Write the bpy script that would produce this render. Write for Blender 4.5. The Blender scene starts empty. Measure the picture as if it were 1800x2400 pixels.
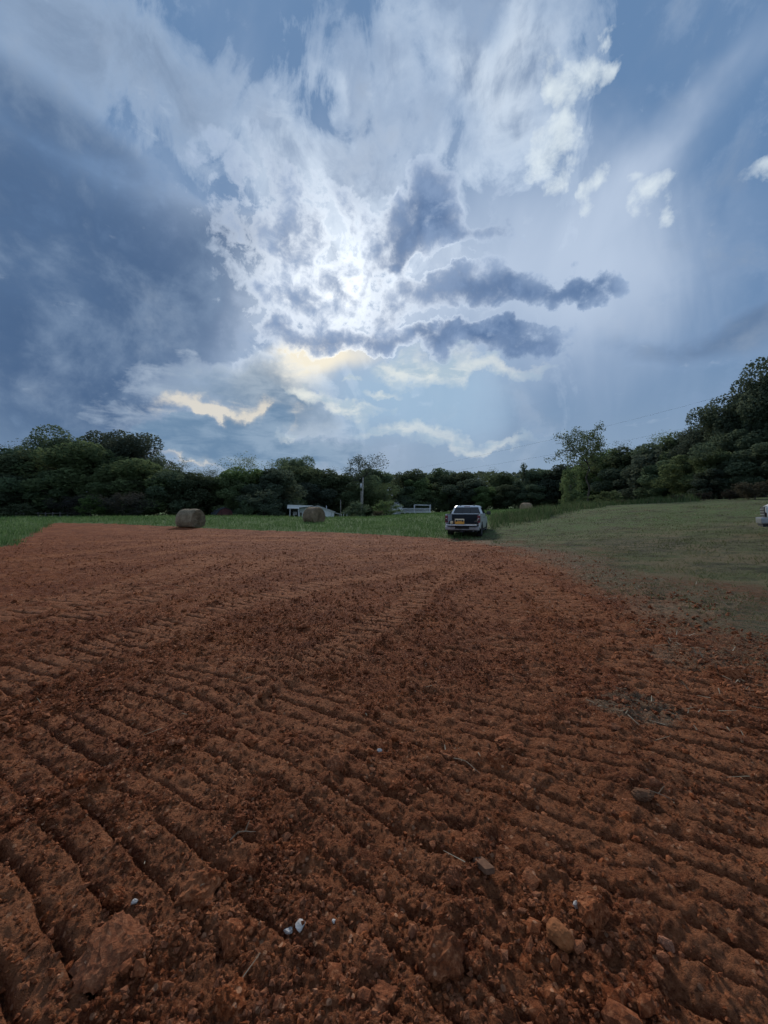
import bpy, math, random
import numpy as np
from mathutils import Vector, Matrix

random.seed(7)
rng = np.random.default_rng(7)
R = math.radians
scene = bpy.context.scene
COL = scene.collection

# ------------------------------------------------------------------ camera
CAM_H = 1.5
F_PX = 901.0                      # focal length in pixels of the 1800 x 2400 photograph (ultra-wide phone lens)
cam_data = bpy.data.cameras.new('camera')
cam = bpy.data.objects.new('camera', cam_data)
COL.objects.link(cam)
cam.location = (0, 0, CAM_H)
cam.rotation_euler = (R(90), 0, 0)
cam_data.sensor_fit = 'VERTICAL'
cam_data.sensor_height = 24.0
cam_data.lens = F_PX / 2400.0 * 24.0
cam_data.clip_start = 0.05
cam_data.clip_end = 8000
scene.camera = cam

scene.view_settings.view_transform = 'Standard'
scene.view_settings.look = 'None'
scene.view_settings.exposure = 0.0
scene.view_settings.gamma = 1.0
scene.view_settings.use_curve_mapping = False
scene.cycles.max_bounces = 5
scene.cycles.diffuse_bounces = 3
scene.cycles.transparent_max_bounces = 6
scene.cycles.use_adaptive_sampling = True
scene.cycles.adaptive_threshold = 0.015
scene.cycles.adaptive_min_samples = 16

# ------------------------------------------------------------------ sun behind broken cloud
SUN_AZ, SUN_EL = R(-7.0), R(30.0)
sun_data = bpy.data.lights.new('sun', 'SUN')
sun_data.energy = 2.5
sun_data.angle = R(8)
sun_data.color = (1.0, 0.94, 0.86)
sun = bpy.data.objects.new('sun', sun_data)
COL.objects.link(sun)
sun_dir = Vector((math.sin(SUN_AZ) * math.cos(SUN_EL), math.cos(SUN_AZ) * math.cos(SUN_EL), math.sin(SUN_EL)))
sun.rotation_euler = (-sun_dir).to_track_quat('-Z', 'Y').to_euler()
sun.location = (0, 0, 30)

def lin(r, g, b):
    f = lambda c: (c / 255.0) / 12.92 if c / 255.0 <= 0.04045 else ((c / 255.0 + 0.055) / 1.055) ** 2.4
    return (f(r), f(g), f(b))

# ------------------------------------------------------------------ small node expression helper
class NT:
    def __init__(self, tree):
        self.t = tree
    def new(self, typ, **kw):
        n = self.t.nodes.new(typ)
        for k, v in kw.items():
            setattr(n, k, v)
        return n
    def put(self, sock, v):
        if isinstance(v, V):
            self.t.links.new(v.s, sock)
        elif isinstance(v, bpy.types.NodeSocket):
            self.t.links.new(v, sock)
        elif v is not None:
            if isinstance(v, (tuple, list)) and sock.type == 'RGBA' and len(v) == 3:
                v = (*v, 1.0)
            sock.default_value = v
    def m(self, op, a, b=None, c=None, clamp=False):
        n = self.new('ShaderNodeMath', operation=op, use_clamp=clamp)
        self.put(n.inputs[0], a); self.put(n.inputs[1], b)
        if c is not None:
            self.put(n.inputs[2], c)
        return V(self, n.outputs[0])
    def vm(self, op, a, b=None, scale=None):
        n = self.new('ShaderNodeVectorMath', operation=op)
        self.put(n.inputs[0], a)
        if b is not None:
            self.put(n.inputs[1], b)
        if scale is not None:
            self.put(n.inputs['Scale'], scale)
        return V(self, n.outputs['Value'] if op in ('LENGTH', 'DOT_PRODUCT', 'DISTANCE') else n.outputs[0])
    def noise(self, vec, scale, detail=4, rough=0.5, dist=0.0, lac=2.0, color=False):
        n = self.new('ShaderNodeTexNoise', noise_dimensions='3D')
        self.put(n.inputs['Vector'], vec)
        n.inputs['Scale'].default_value = scale
        n.inputs['Detail'].default_value = detail
        n.inputs['Roughness'].default_value = rough
        n.inputs['Lacunarity'].default_value = lac
        n.inputs['Distortion'].default_value = dist
        return V(self, n.outputs['Color' if color else 'Fac'])
    def voro(self, vec, scale, feature='F1', detail=0.0, rough=0.5, rnd=1.0, out='Distance'):
        n = self.new('ShaderNodeTexVoronoi', feature=feature)
        self.put(n.inputs['Vector'], vec)
        n.inputs['Scale'].default_value = scale
        n.inputs['Randomness'].default_value = rnd
        if 'Detail' in n.inputs:
            n.inputs['Detail'].default_value = detail
            n.inputs['Roughness'].default_value = rough
        return V(self, n.outputs[out])
    def mapping(self, vec, loc=(0, 0, 0), rot=(0, 0, 0), scale=(1, 1, 1), typ='TEXTURE'):
        n = self.new('ShaderNodeMapping', vector_type=typ)
        self.put(n.inputs['Vector'], vec)
        n.inputs['Location'].default_value = loc
        n.inputs['Rotation'].default_value = rot
        n.inputs['Scale'].default_value = scale
        return V(self, n.outputs[0])
    def smooth(self, v, a, b, lo=0.0, hi=1.0, interp='SMOOTHSTEP'):
        n = self.new('ShaderNodeMapRange', interpolation_type=interp)
        n.clamp = True if interp == 'LINEAR' else n.clamp
        self.put(n.inputs['Value'], v)
        n.inputs['From Min'].default_value = a
        n.inputs['From Max'].default_value = b
        n.inputs['To Min'].default_value = lo
        n.inputs['To Max'].default_value = hi
        return V(self, n.outputs['Result'])
    def mix(self, fac, a, b, blend='MIX'):
        n = self.new('ShaderNodeMix', data_type='RGBA', blend_type=blend)
        n.clamp_factor = True
        self.put(n.inputs[0], fac)
        self.put(n.inputs[6], a)
        self.put(n.inputs[7], b)
        return V(self, n.outputs[2])
    def attr(self, name):
        n = self.new('ShaderNodeAttribute', attribute_name=name)
        return V(self, n.outputs['Fac'])

class V:
    def __init__(self, nt, s):
        self.nt, self.s = nt, s
    def __add__(self, o): return self.nt.m('ADD', self, o)
    __radd__ = __add__
    def __sub__(self, o): return self.nt.m('SUBTRACT', self, o)
    def __rsub__(self, o): return self.nt.m('SUBTRACT', o, self)
    def __mul__(self, o): return self.nt.m('MULTIPLY', self, o)
    __rmul__ = __mul__
    def __truediv__(self, o): return self.nt.m('DIVIDE', self, o)

# ------------------------------------------------------------------ world: clear Nishita sky behind layers of broken cloud
world = bpy.data.worlds.new('World')
scene.world = world
world.use_nodes = True
world.cycles.sampling_method = 'NONE'
wt = world.node_tree
wt.nodes.clear()
W = NT(wt)
sky = W.new('ShaderNodeTexSky', sky_type='NISHITA')
sky.sun_disc = False
sky.sun_elevation = SUN_EL
sky.sun_rotation = SUN_AZ
sky.air_density = 1.2
sky.dust_density = 2.0
sky.ozone_density = 1.5
tc = W.new('ShaderNodeTexCoord')
DIR = V(W, tc.outputs['Generated'])
sep = W.new('ShaderNodeSeparateXYZ')
W.put(sep.inputs[0], DIR)
dx, dy, dz = (V(W, sep.outputs[i]) for i in range(3))
# stereographic sky chart: centre = the northern horizon
inv = W.m('DIVIDE', 2.0, W.m('MAXIMUM', dy + 1.0, 0.02))
comb = W.new('ShaderNodeCombineXYZ')
W.put(comb.inputs[0], dx * inv)
W.put(comb.inputs[1], dz * inv)
Q = V(W, comb.outputs[0])

def chart(px, py):
    """direction of a cloud (azimuth / elevation read off the photograph, 1659-wide view) -> sky chart"""
    X, Y = (px - 829.5) / 830.4, (1106 - py) / 830.4
    L = math.sqrt(X * X + 1 + Y * Y)
    k = 2 / (1 + 1 / L)
    return np.array((X / L * k, Y / L * k))

class Chart:
    """a (warped) sky chart together with its turned copies, so that one cloud mass costs three cheap nodes"""
    def __init__(self, vec):
        self.base, self.turned = vec, {}
    def frame(self, deg):
        if deg == 0:
            return self.base
        if deg not in self.turned:
            c, s = math.cos(R(deg)), math.sin(R(deg))
            n = W.new('ShaderNodeCombineXYZ')
            W.put(n.inputs[0], W.vm('DOT_PRODUCT', self.base, (c, s, 0)))
            W.put(n.inputs[1], W.vm('DOT_PRODUCT', self.base, (-s, c, 0)))
            self.turned[deg] = V(W, n.outputs[0])
        return self.turned[deg]

def field(ch, lst, start=0.0):
    tot = start
    for (px, py, rx, ry, rot, w) in lst:
        c, s = math.cos(R(rot)), math.sin(R(rot))
        p0 = chart(px, py)
        a = (chart(px + rx * c, py - rx * s) - chart(px - rx * c, py + rx * s)) / 2
        b = (chart(px + ry * s, py + ry * c) - chart(px - ry * s, py - ry * c)) / 2
        ang = math.degrees(math.atan2(a[1], a[0]))
        q = int(round(ang / 22.5)) * 22.5
        cq, sq = math.cos(R(q)), math.sin(R(q))
        cx, cy = p0[0] * cq + p0[1] * sq, -p0[0] * sq + p0[1] * cq
        la, lb = float(np.hypot(*a)), float(np.hypot(*b))
        n = W.new('ShaderNodeVectorMath', operation='MULTIPLY_ADD')
        W.put(n.inputs[0], ch.frame(q))
        n.inputs[1].default_value = (1 / la, 1 / lb, 0)
        n.inputs[2].default_value = (-cx / la, -cy / lb, 0)
        g = W.m('SUBTRACT', 1.0, W.vm('LENGTH', V(W, n.outputs[0])), clamp=True)
        tot = W.m('MULTIPLY_ADD', g, w, tot)
    return tot

def warp(vec, sc_, det, amp):
    sc = W.new('ShaderNodeSeparateColor')
    W.put(sc.inputs[0], W.noise(DIR, sc_, det, 0.6, color=True))
    cb = W.new('ShaderNodeCombineXYZ')
    for i in range(3):
        W.put(cb.inputs[i], sc.outputs[i])
    nz = V(W, cb.outputs[0])
    n = W.new('ShaderNodeVectorMath', operation='MULTIPLY_ADD')
    W.put(n.inputs[0], nz)
    n.inputs[1].default_value = (amp, amp, amp)
    n.inputs[2].default_value = (-amp / 2, -amp / 2, -amp / 2)
    return W.vm('ADD', vec, V(W, n.outputs[0]))

Qs = Chart(warp(Q, 3.2, 2, 0.16))                      # broad soft masses
Qc = Chart(warp(Qs.base, 11.0, 5, 0.12))               # ragged middle clouds
Q0 = Chart(Q)

fibv = W.mapping(DIR, rot=(0, R(-20), 0), scale=(1.0, 1.0, 0.36), typ='POINT')
fib = W.noise(fibv, 7.0, 7, 0.62, 0.9) - 0.5           # fibrous, drawn out upwards
strv = W.mapping(DIR, rot=(0, R(-48), 0), scale=(1.0, 1.0, 0.22), typ='POINT')
strk = W.noise(strv, 6.0, 4, 0.55, 0.4) - 0.5          # long slanting streaks of the right-hand sky
n_big = W.noise(DIR, 2.4, 3, 0.5) - 0.5
n_mid = W.noise(DIR, 6.5, 8, 0.58, 0.3) - 0.5
n_fine = W.noise(DIR, 23.0, 6, 0.62, 0.25) - 0.5
lowv = W.mapping(DIR, scale=(1.0, 1.0, 3.0), typ='POINT')
n_low = W.noise(lowv, 12.0, 7, 0.58, 0.4) - 0.5        # flat layers near the horizon

sunp = field(Q0, [(730, 630, 620, 560, 0, 1.0)])
glow = W.m('POWER', sunp, 2.0)
SUNC = W.mix(glow, (0.12, 0.15, 0.19), (2.2, 2.1, 1.92))            # light that thin cloud sends on to us
def thick(f, gain, p=1.6):
    return W.m('POWER', W.m('MAXIMUM', f, 0.0), p) * gain
def grey(v):
    n = W.new('ShaderNodeCombineColor')
    for i in range(3):
        W.put(n.inputs[i], v)
    return V(W, n.outputs[0])
def exp_(t): return W.m('POWER', 2.718, t * -1.0)

def cloud(col, T, thin, amb, k=1.7):
    """col seen through cloud of optical thickness T: thin parts glow with sunlight, thick ones are grey"""
    e = exp_(T)
    lit = W.mix(1.0, thin, grey(T * W.m('POWER', e, k)), 'MULTIPLY')
    out = W.mix(e, amb, col)
    return W.mix(1.0, out, lit, 'ADD')

# --- clear sky with high haze, pale streaks on the right and a soft glow round the hidden sun
nish = W.mix(1.0, V(W, sky.outputs[0]), (0.05, 0.05, 0.05), 'MULTIPLY')
haze_c = W.mix(W.smooth(dz, 0.0, 0.45), lin(138, 160, 188), lin(100, 132, 174))
col = W.mix(0.95, nish, haze_c)
lift = field(Qs, [(860, 640, 640, 540, 0, 0.9), (1280, 600, 460, 340, 0, 0.68), (1430, 300, 460, 90, 45, 0.40), (1560, 120, 320, 80, 45, 0.3), (1500, 560, 300, 160, 0, 0.2)])
col = W.mix(W.smooth(lift + n_big * 0.4 + strk * 0.9, 0.0, 1.15, 0, 0.88), col, lin(190, 204, 228))
col = W.mix(1.0, col, W.mix(1.0, (0.13, 0.12, 0.10), grey(W.m('POWER', sunp, 4.0)), 'MULTIPLY'), 'ADD')
gap = field(Qs, [(880, 850, 330, 120, 0, 1.0), (960, 930, 420, 110, 0, 0.4)])
col = W.mix(W.smooth(gap + n_low * 0.3, 0.05, 0.9, 0, 0.75), col, lin(160, 188, 216))

# --- high fibrous veil
vf = field(Qs, [
    (1120, 240, 220, 320, 15, 0.95), (1120, 40, 240, 220, 0, 0.72), (850, 150, 340, 340, 0, 0.80), (640, 330, 300, 260, -30, 0.78),
    (340, 180, 400, 230, -30, 0.66), (800, 540, 330, 260, 0, 0.8), (150, 10, 420, 260, 0, 0.62),
    (690, 215, 80, 90, 30, -0.60), (765, 270, 60, 36, -15, -0.5), (1010, 265, 60, 100, 0, -0.55), (1060, 25, 60, 70, 0, -0.6)],
    -0.26)
vT = thick(vf + W.smooth(dy, 0.25, -0.35, 0.0, 0.68) + fib * 2.7 + n_fine * 0.7 + n_mid * 0.5, 1.35, 1.2)  # unseen bright cloud added behind the camera to lift the facing sides
vbright = field(Q0, [(930, 330, 600, 560, 0, 1.0)])
vamb = W.mix(W.smooth(fib + n_mid * 1.4, -0.16, 0.20), lin(206, 217, 234), lin(122, 142, 174))
vamb = W.mix(W.smooth(vbright, 0.0, 0.55, 0.85, 0.0) * W.smooth(dy, -0.2, 0.25, 0.35, 1.0), vamb, W.mix(W.smooth(n_mid + fib, -0.2, 0.2), lin(146, 164, 190), lin(108, 128, 158)))
col = cloud(col, vT, W.mix(0.6, SUNC, (0.62, 0.66, 0.70)), vamb)
wf = field(Qc, [(1210, 175, 50, 44, 45, 0.9), (1262, 128, 100, 44, 45, 1.0), (1325, 88, 64, 20, 45, 0.9), (1310, 15, 40, 18, 45, 0.8),
    (1195, 395, 26, 60, -30, 0.9), (1268, 412, 34, 90, -30, 1.1), (1388, 440, 40, 80, -30, 1.1), (1350, 400, 40, 30, 0, 0.5), (1640, 380, 90, 30, 15, 0.7),
    (1440, 470, 40, 30, -30, 0.5), (1180, 320, 110, 60, 30, 0.9), (1222, 255, 40, 80, 0, 0.8), (1205, 100, 44, 80, 0, 0.7)], -0.20)
wT = thick(wf + (fib * 1.3 + n_fine * 2.2) * W.smooth(wf, -0.2, 0.1), 1.5, 1.2)
col = W.mix(1.0 - exp_(wT), col, lin(226, 235, 243))

# --- middle cloud: the dark rain cloud on the left and soft banks on the right
lf = field(Qs, [
    (30, 690, 640, 540, 0, 1.7), (430, 610, 300, 230, 0, 1.15), (500, 510, 180, 90, -10, 0.7), (180, 480, 400, 200, -20, 0.5), (-60, 330, 300, 240, 0, 0.7),
    (90, 215, 340, 90, -30, 1.0), (280, 330, 160, 60, -30, 0.5), (260, 880, 460, 240, 0, 0.8),
    (1470, 745, 300, 56, 7, 0.85), (1660, 690, 240, 70, 14, 0.7), (1560, 590, 240, 60, 12, 0.4), (1640, 900, 300, 170, 0, 0.5),
    (1640, 430, 260, 140, 10, 0.4), (1660, 220, 130, 260, 0, 0.4), (1450, 870, 200, 60, 0, 0.35)], -0.20)
lT = thick(lf + n_mid * 2.5 + n_fine * 0.8 + n_low * 0.3, 2.1, 1.25)
lamb = W.mix(W.smooth(n_big * 0.8 + n_mid * 1.6 + n_fine * 0.5, -0.24, 0.26), lin(72, 97, 134), lin(116, 137, 168))
lamb = W.mix(W.smooth(dz, 0.0, 0.26, 0.5, 0.0), lamb, lin(98, 124, 152))
col = cloud(col, lT, W.mix(0.35, SUNC, lin(130, 150, 180)), lamb)
# cream light in the gap under the sun
cf = field(Qs, [(620, 800, 150, 80, 30, 1.0), (720, 765, 160, 50, 10, 0.7)])
col = W.mix(W.smooth(cf + n_mid * 0.6, 0.0, 0.8, 0, 0.95), col, lin(246, 236, 218))

# --- broken cloud round the sun and the darker bars right of it
mf = field(Qc, [
    (690, 600, 320, 280, -20, 0.50), (560, 420, 260, 150, -38, 0.36), (640, 730, 200, 90, 20, 0.34), (1080, 702, 240, 20, 0, -1.0), (930, 582, 130, 24, -10, -0.8),
    (640, 525, 60, 70, 20, 0.42), (545, 505, 120, 50, -15, 0.2),
    (945, 430, 95, 85, 45, 1.1), (905, 500, 130, 95, 20, 1.35), (870, 570, 50, 90, 15, 0.5), (1010, 505, 90, 34, 10, 0.7), (1090, 500, 76, 54, 20, 0.6),
    (985, 638, 195, 82, 10, 1.15), (1140, 652, 205, 62, 6, 1.1), (1255, 634, 105, 40, 12, 0.75),
    (940, 746, 175, 46, 0, 0.95), (1070, 742, 185, 60, 0, 1.25), (1160, 772, 120, 40, 10, 0.7), (1040, 796, 120, 36, 10, 0.7),
    (735, 610, 60, 32, -20, 0.5), (810, 600, 36, 70, -20, 0.5), (640, 640, 110, 34, -12, 0.5), (590, 705, 90, 40, -20, 0.6),
    (725, 742, 100, 34, -8, 0.75), (820, 748, 90, 30, 0, 0.6), (830, 690, 50, 60, 0, 0.5), (545, 788, 70, 28, -5, 0.6),
    (770, 470, 80, 50, -20, 0.40), (1080, 400, 60, 110, -30, 0.5), (830, 835, 340, 66, 0, -0.7), (700, 300, 160, 120, 0, -0.3)], -0.17)
mN = (n_mid * 1.8 + n_fine * 2.2) * W.smooth(mf, -0.17, 0.15)
mT = thick(mf + mN, 3.6, 1.2)
mamb = W.mix(W.smooth(n_mid + n_fine * 0.9, -0.20, 0.24), lin(76, 106, 150), lin(130, 152, 188))
col = cloud(col, mT, SUNC, mamb, 1.25)

# --- low clouds: grey bank, cream patch, cumulus heads, thin bars
g1 = field(Qc, [(600, 850, 150, 100, -30, 1.0), (480, 845, 210, 90, 0, 0.9), (400, 930, 260, 90, 0, 0.4), (640, 910, 150, 60, -15, 0.7)], -0.14)
g1T = thick(g1 + n_low * 0.9 + n_fine * 0.4, 2.4, 1.2)
col = cloud(col, g1T, W.mix(0.6, SUNC, lin(200, 200, 205)), W.mix(W.smooth(n_low + n_mid, -0.2, 0.2), lin(112, 136, 164), lin(154, 170, 190)))
kf = field(Qc, [(420, 900, 150, 36, 0, 1.1), (520, 896, 180, 46, 0, 1.25), (590, 888, 60, 30, 15, 0.6), (440, 1004, 150, 22, -6, 1.2)])
kd = kf + (n_low * 1.6 + n_fine * 0.8) * W.smooth(kf, 0.0, 0.2)
col = W.mix(W.smooth(kd, 0.10, 1.2, 0, 0.75), col, W.mix(W.smooth(kd, 0.2, 1.1), lin(190, 190, 194), lin(232, 222, 208)))
hf = field(Qc, [
    (515, 925, 36, 46, 0, 1.4), (460, 945, 46, 34, 0, 1.2), (570, 938, 52, 44, 0, 1.4), (608, 905, 28, 52, 0, 1.4), (405, 952, 50, 30, 0, 1.0),
    (520, 978, 220, 44, 0, 2.0), (690, 970, 160, 44, 0, 0.9), (340, 965, 140, 44, 0, 1.1), (600, 1000, 300, 20, 0, 0.5)], -0.20)
hT = thick(hf + n_fine * 0.9 * W.smooth(hf, -0.2, 0.0), 6.0, 1.1)
col = W.mix(1.0 - exp_(hT), col, W.mix(W.smooth(n_low + n_mid * 0.8, -0.2, 0.2), lin(106, 134, 166), lin(140, 162, 188)))
tf = field(Qc, [(930, 815, 140, 46, 10, 1.1), (1080, 818, 140, 22, 8, 0.8), (860, 808, 50, 24, 0, 0.6),
                (700, 878, 120, 20, -14, 1.0), (640, 852, 50, 26, -40, 1.0), (760, 888, 120, 16, -4, 0.7), (752, 831, 36, 7, 0, 1.0), (820, 856, 48, 13, 0, 1.0),
                (860, 936, 150, 18, 3, 1.0), (1000, 948, 180, 18, -2, 0.9), (640, 944, 38, 11, 15, 0.8), (1090, 955, 130, 14, -6, 0.6)], -0.14)
tT = thick(tf + (n_low * 1.3 + n_fine * 0.9) * W.smooth(tf, -0.14, 0.1), 1.9, 1.2)
tcol = W.mix(W.smooth(n_low + n_fine * 0.6, 0.16, -0.16), lin(176, 194, 210), lin(240, 240, 234))
col = W.mix((1.0 - exp_(tT)) * W.smooth(dz, 0.10, 0.32, 0.6, 0.95), col, tcol)

# low haze along the horizon
col = W.mix(W.smooth(dz, -0.02, 0.14, 0.35, 0.0), col, lin(136, 162, 190))
col = W.mix(1.0, col, (1.03, 1.045, 1.015), 'MULTIPLY')
bg = W.new('ShaderNodeBackground')
W.put(bg.inputs['Color'], col)
bg.inputs['Strength'].default_value = 1.0
wout = W.new('ShaderNodeOutputWorld')
wt.links.new(bg.outputs[0], wout.inputs['Surface'])
# ------------------------------------------------------------------ numpy noise and mesh helpers
_P = rng.integers(0, 1 << 30, size=(1024, 1024)).astype(np.float32) / float(1 << 30)
def vnoise(x, y, seed=0):
    xi = np.floor(x); yi = np.floor(y)
    fx = (x - xi).astype(np.float32); fy = (y - yi).astype(np.float32)
    xi = xi.astype(np.int64) + seed * 131; yi = yi.astype(np.int64) + seed * 57
    fx = fx * fx * (3 - 2 * fx); fy = fy * fy * (3 - 2 * fy)
    x0, x1, y0, y1 = xi & 1023, (xi + 1) & 1023, yi & 1023, (yi + 1) & 1023
    a, b, c, d = _P[x0, y0], _P[x1, y0], _P[x0, y1], _P[x1, y1]
    return (a + (b - a) * fx) * (1 - fy) + (c + (d - c) * fx) * fy
def fbm(x, y, octaves=4, seed=0, gain=0.5):
    t = 0.0; amp = 1.0; tot = 0.0
    for i in range(octaves):
        c, s = math.cos(i * 0.7), math.sin(i * 0.7)
        t = t + amp * vnoise((x * c - y * s) * 2 ** i, (x * s + y * c) * 2 ** i, seed + i)
        tot += amp; amp *= gain
    return t / tot - 0.5
def sstep(a, b, x):
    t = np.clip((x - a) / (b - a), 0, 1)
    return t * t * (3 - 2 * t)
def lumps(x, y, cell, seed, rmin, rmax, keep=0.6):
    """height of half-buried clods on a jittered grid"""
    gx = np.floor(x / cell).astype(np.int64); gy = np.floor(y / cell).astype(np.int64)
    best = np.zeros_like(x, dtype=np.float32)
    for i in (-1, 0, 1):
        for j in (-1, 0, 1):
            cx, cy = gx + i, gy + j
            a = (cx * 7 + seed * 37) & 1023; b = (cy * 11 + seed * 91) & 1023
            h1 = _P[a, b]; h2 = _P[b, a]; h3 = _P[(a + 511) & 1023, (b + 177) & 1023]
            px = (cx + 0.15 + 0.7 * h1) * cell; py = (cy + 0.15 + 0.7 * h2) * cell
            r = rmin + (rmax - rmin) * h3 * h3
            ang = h1 * 6.28
            ddx = (x - px) * np.cos(ang) + (y - py) * np.sin(ang)
            ddy = (-(x - px) * np.sin(ang) + (y - py) * np.cos(ang)) * (1.0 + 0.7 * h2)
            d2 = (ddx * ddx + ddy * ddy) / (r * r)
            hh = np.where((d2 < 1) & (h2 * 0.5 + h1 * 0.5 < keep), r * 0.75 * np.sqrt(np.clip(1 - d2, 0, 1)), 0)
            best = np.maximum(best, hh)
    return best

def terrain(x, y):
    """large shape of the land (metres above the camera's footing)"""
    x = np.asarray(x, dtype=np.float64); y = np.asarray(y, dtype=np.float64)
    t = x - 6.2
    soft = np.where(t > 20, t, 2.2 * np.log1p(np.exp(np.clip(t / 2.2, -30, 10))))
    fall = 1.0 - 0.36 * sstep(28, 80, y)
    zx = 0.076 * np.minimum(soft, 120) * fall * sstep(-5, 9, y)
    rise = 0.0265 * (np.clip(y, 21, 51) - 21)
    drop = 1.0 - sstep(46, 76, y) * sstep(6, -10, x)
    rise = rise * drop - 0.25 * sstep(50, 76, y) * sstep(6, -10, x)
    lm = 0.10 * sstep(-12, -22, x) * sstep(10, 16, y)
    far = 22.0 * sstep(150, 900, np.hypot(x, y)) * sstep(0, 60, y)
    und = 0.12 * np.sin(x * 0.13 + 1.0) * np.sin(y * 0.11) * sstep(12, 40, np.hypot(x, y))
    dip = -0.13 * np.exp(-((x - 4.6) ** 2 + (y - 22.6) ** 2) / 22.0)          # wheel-worn hollow at the field entrance
    return zx + rise + lm + far + und + dip

DIRT = np.array([(-30.5, 35.5), (-15.0, 30.2), (-6.0, 26.6), (3.0, 22.6), (5.4, 20.0), (5.9, 16.0), (6.3, 12.5), (6.0, 9.5), (5.4, 6.4), (4.5, 4.0),
                 (4.1, 1.5), (4.4, -6.0), (-13.0, -6.0), (-14.5, 8.0), (-16.6, 16.8)])
def signed_poly(x, y, poly):
    inside = np.zeros(x.shape, bool); best = np.full(x.shape, 1e9)
    n = len(poly)
    for i in range(n):
        ax, ay = poly[i]; bx, by = poly[(i + 1) % n]
        c = ((ay > y) != (by > y)) & (x < (bx - ax) * (y - ay) / (by - ay + 1e-12) + ax)
        inside ^= c
        ex, ey = bx - ax, by - ay
        t = np.clip(((x - ax) * ex + (y - ay) * ey) / (ex * ex + ey * ey), 0, 1)
        best = np.minimum(best, np.hypot(x - ax - t * ex, y - ay - t * ey))
    return np.where(inside, best, -best)
def dirt_sd(x, y):
    """metres inside the bare earth (positive) with a ragged edge"""
    d = signed_poly(x, y, DIRT)
    r = np.hypot(x, y)
    e = 0.9 * fbm(x * 0.5, y * 0.5, 5, 40, 0.6) + 0.4 * fbm(x * 3, y * 3, 3, 44)
    right = sstep(3.0, 5.0, x)
    return d + e * (1.0 + 2.2 * right)

# crawler tracks pressed into the earth: centre line, width, grouser pitch, strength, lead angle
TRACKS = [
    # far passes
    ([(-20.0, 17.0), (-12.0, 20.5), (-3.0, 20.0)], 1.1, 0.192, 0.86),
    ([(-14.0, 24.0), (-6.0, 23.0), (2.0, 19.6)], 1.1, 0.192, 0.86),
    ([(-6.9, 3.2), (-5.7, 5.6), (-5.2, 8.2), (-5.6, 13.0)], 1.35, 0.184, 0.97),
    ([(-4.6, 5.2), (-3.9, 7.4), (-3.4, 10.0), (-3.6, 13.0)], 0.9, 0.160, 0.92),
    ([(-9.5, 8.0), (-8.2, 13.0), (-7.6, 19.0)], 0.9, 0.176, 0.86),
    ([(-12.5, 9.0), (-11.0, 14.0), (-10.4, 22.0)], 0.9, 0.176, 0.76),
    ([(2.7, 4.2), (3.0, 6.5), (2.7, 10.0), (1.4, 15.0)], 0.85, 0.160, 0.86),
    ([(4.3, 5.6), (4.7, 9.0), (4.0, 13.0)], 0.8, 0.160, 0.76),
    ([(-4.4, 11.5), (-0.5, 13.6), (3.5, 14.6)], 0.9, 0.160, 0.92),
    ([(-1.5, 16.5), (1.0, 17.2), (4.6, 17.4)], 0.9, 0.176, 0.86),
    # parallel passes of the foreground, weak ones first
    ([(-1.5, -0.6), (-0.3, 1.4), (0.65, 3.0), (1.35, 4.6), (1.9, 7.4)], 1.1, 0.152, 0.65),
    ([(-0.55, -0.8), (0.55, 1.0), (1.3, 2.3), (1.7, 3.6)], 0.9, 0.144, 0.63),
    ([(-5.6, 0.2), (-4.0, 2.2), (-3.0, 4.4), (-2.2, 6.2), (-1.0, 8.2), (1.6, 10.8)], 0.95, 0.160, 0.99),
    ([(-1.5, 2.8), (-0.4, 4.4), (0.4, 6.2), (1.0, 8.2), (2.4, 10.6)], 0.60, 0.136, 0.97),
    ([(-4.3, -0.8), (-2.7, 1.6), (-1.9, 3.0), (-1.3, 4.4)], 1.0, 0.160, 0.81),
    ([(-2.6, -0.6), (-1.35, 1.4), (-0.75, 2.5), (-0.3, 3.4)], 0.95, 0.152, 0.92),
    ([(0.2, -1.0), (1.15, 0.8), (1.80, 1.9), (2.4, 3.0), (2.8, 4.4)], 0.85, 0.140, 0.99),
    ([(1.3, -1.0), (2.2, 0.6), (3.1, 2.0), (3.9, 3.4)], 0.8, 0.144, 0.65),
]
def polyline_sd(x, y, pts):
    best = np.full(x.shape, 1e9); side = np.zeros(x.shape); arc = np.zeros(x.shape); s0 = 0.0
    for (ax, ay), (bx, by) in zip(pts[:-1], pts[1:]):
        ex, ey = bx - ax, by - ay; L = math.hypot(ex, ey)
        tt = ((x - ax) * ex + (y - ay) * ey) / (L * L)
        t = np.clip(tt, 0, 1)
        d = np.hypot(x - ax - t * ex, y - ay - t * ey)
        sd = ((x - ax) * ey - (y - ay) * ex) / L
        m = d < best
        best = np.where(m, d, best); side = np.where(m, sd, side); arc = np.where(m, s0 + t * L, arc)
        s0 += L
    end = np.minimum(arc, s0 - arc)
    return best, side, arc, end
def smooth_line(pts, n=6):
    p = np.array(pts, float); out = []
    q = np.vstack([2 * p[0] - p[1], p, 2 * p[-1] - p[-2]])
    for i in range(1, len(q) - 2):
        for t in np.linspace(0, 1, n, endpoint=False):
            a, b, c, d = q[i - 1], q[i], q[i + 1], q[i + 2]
            out.append(0.5 * (2 * b + (c - a) * t + (2 * a - 5 * b + 4 * c - d) * t * t + (3 * b - a - 3 * c + d) * t ** 3))
    out.append(p[-1])
    return [tuple(o) for o in out]

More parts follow.
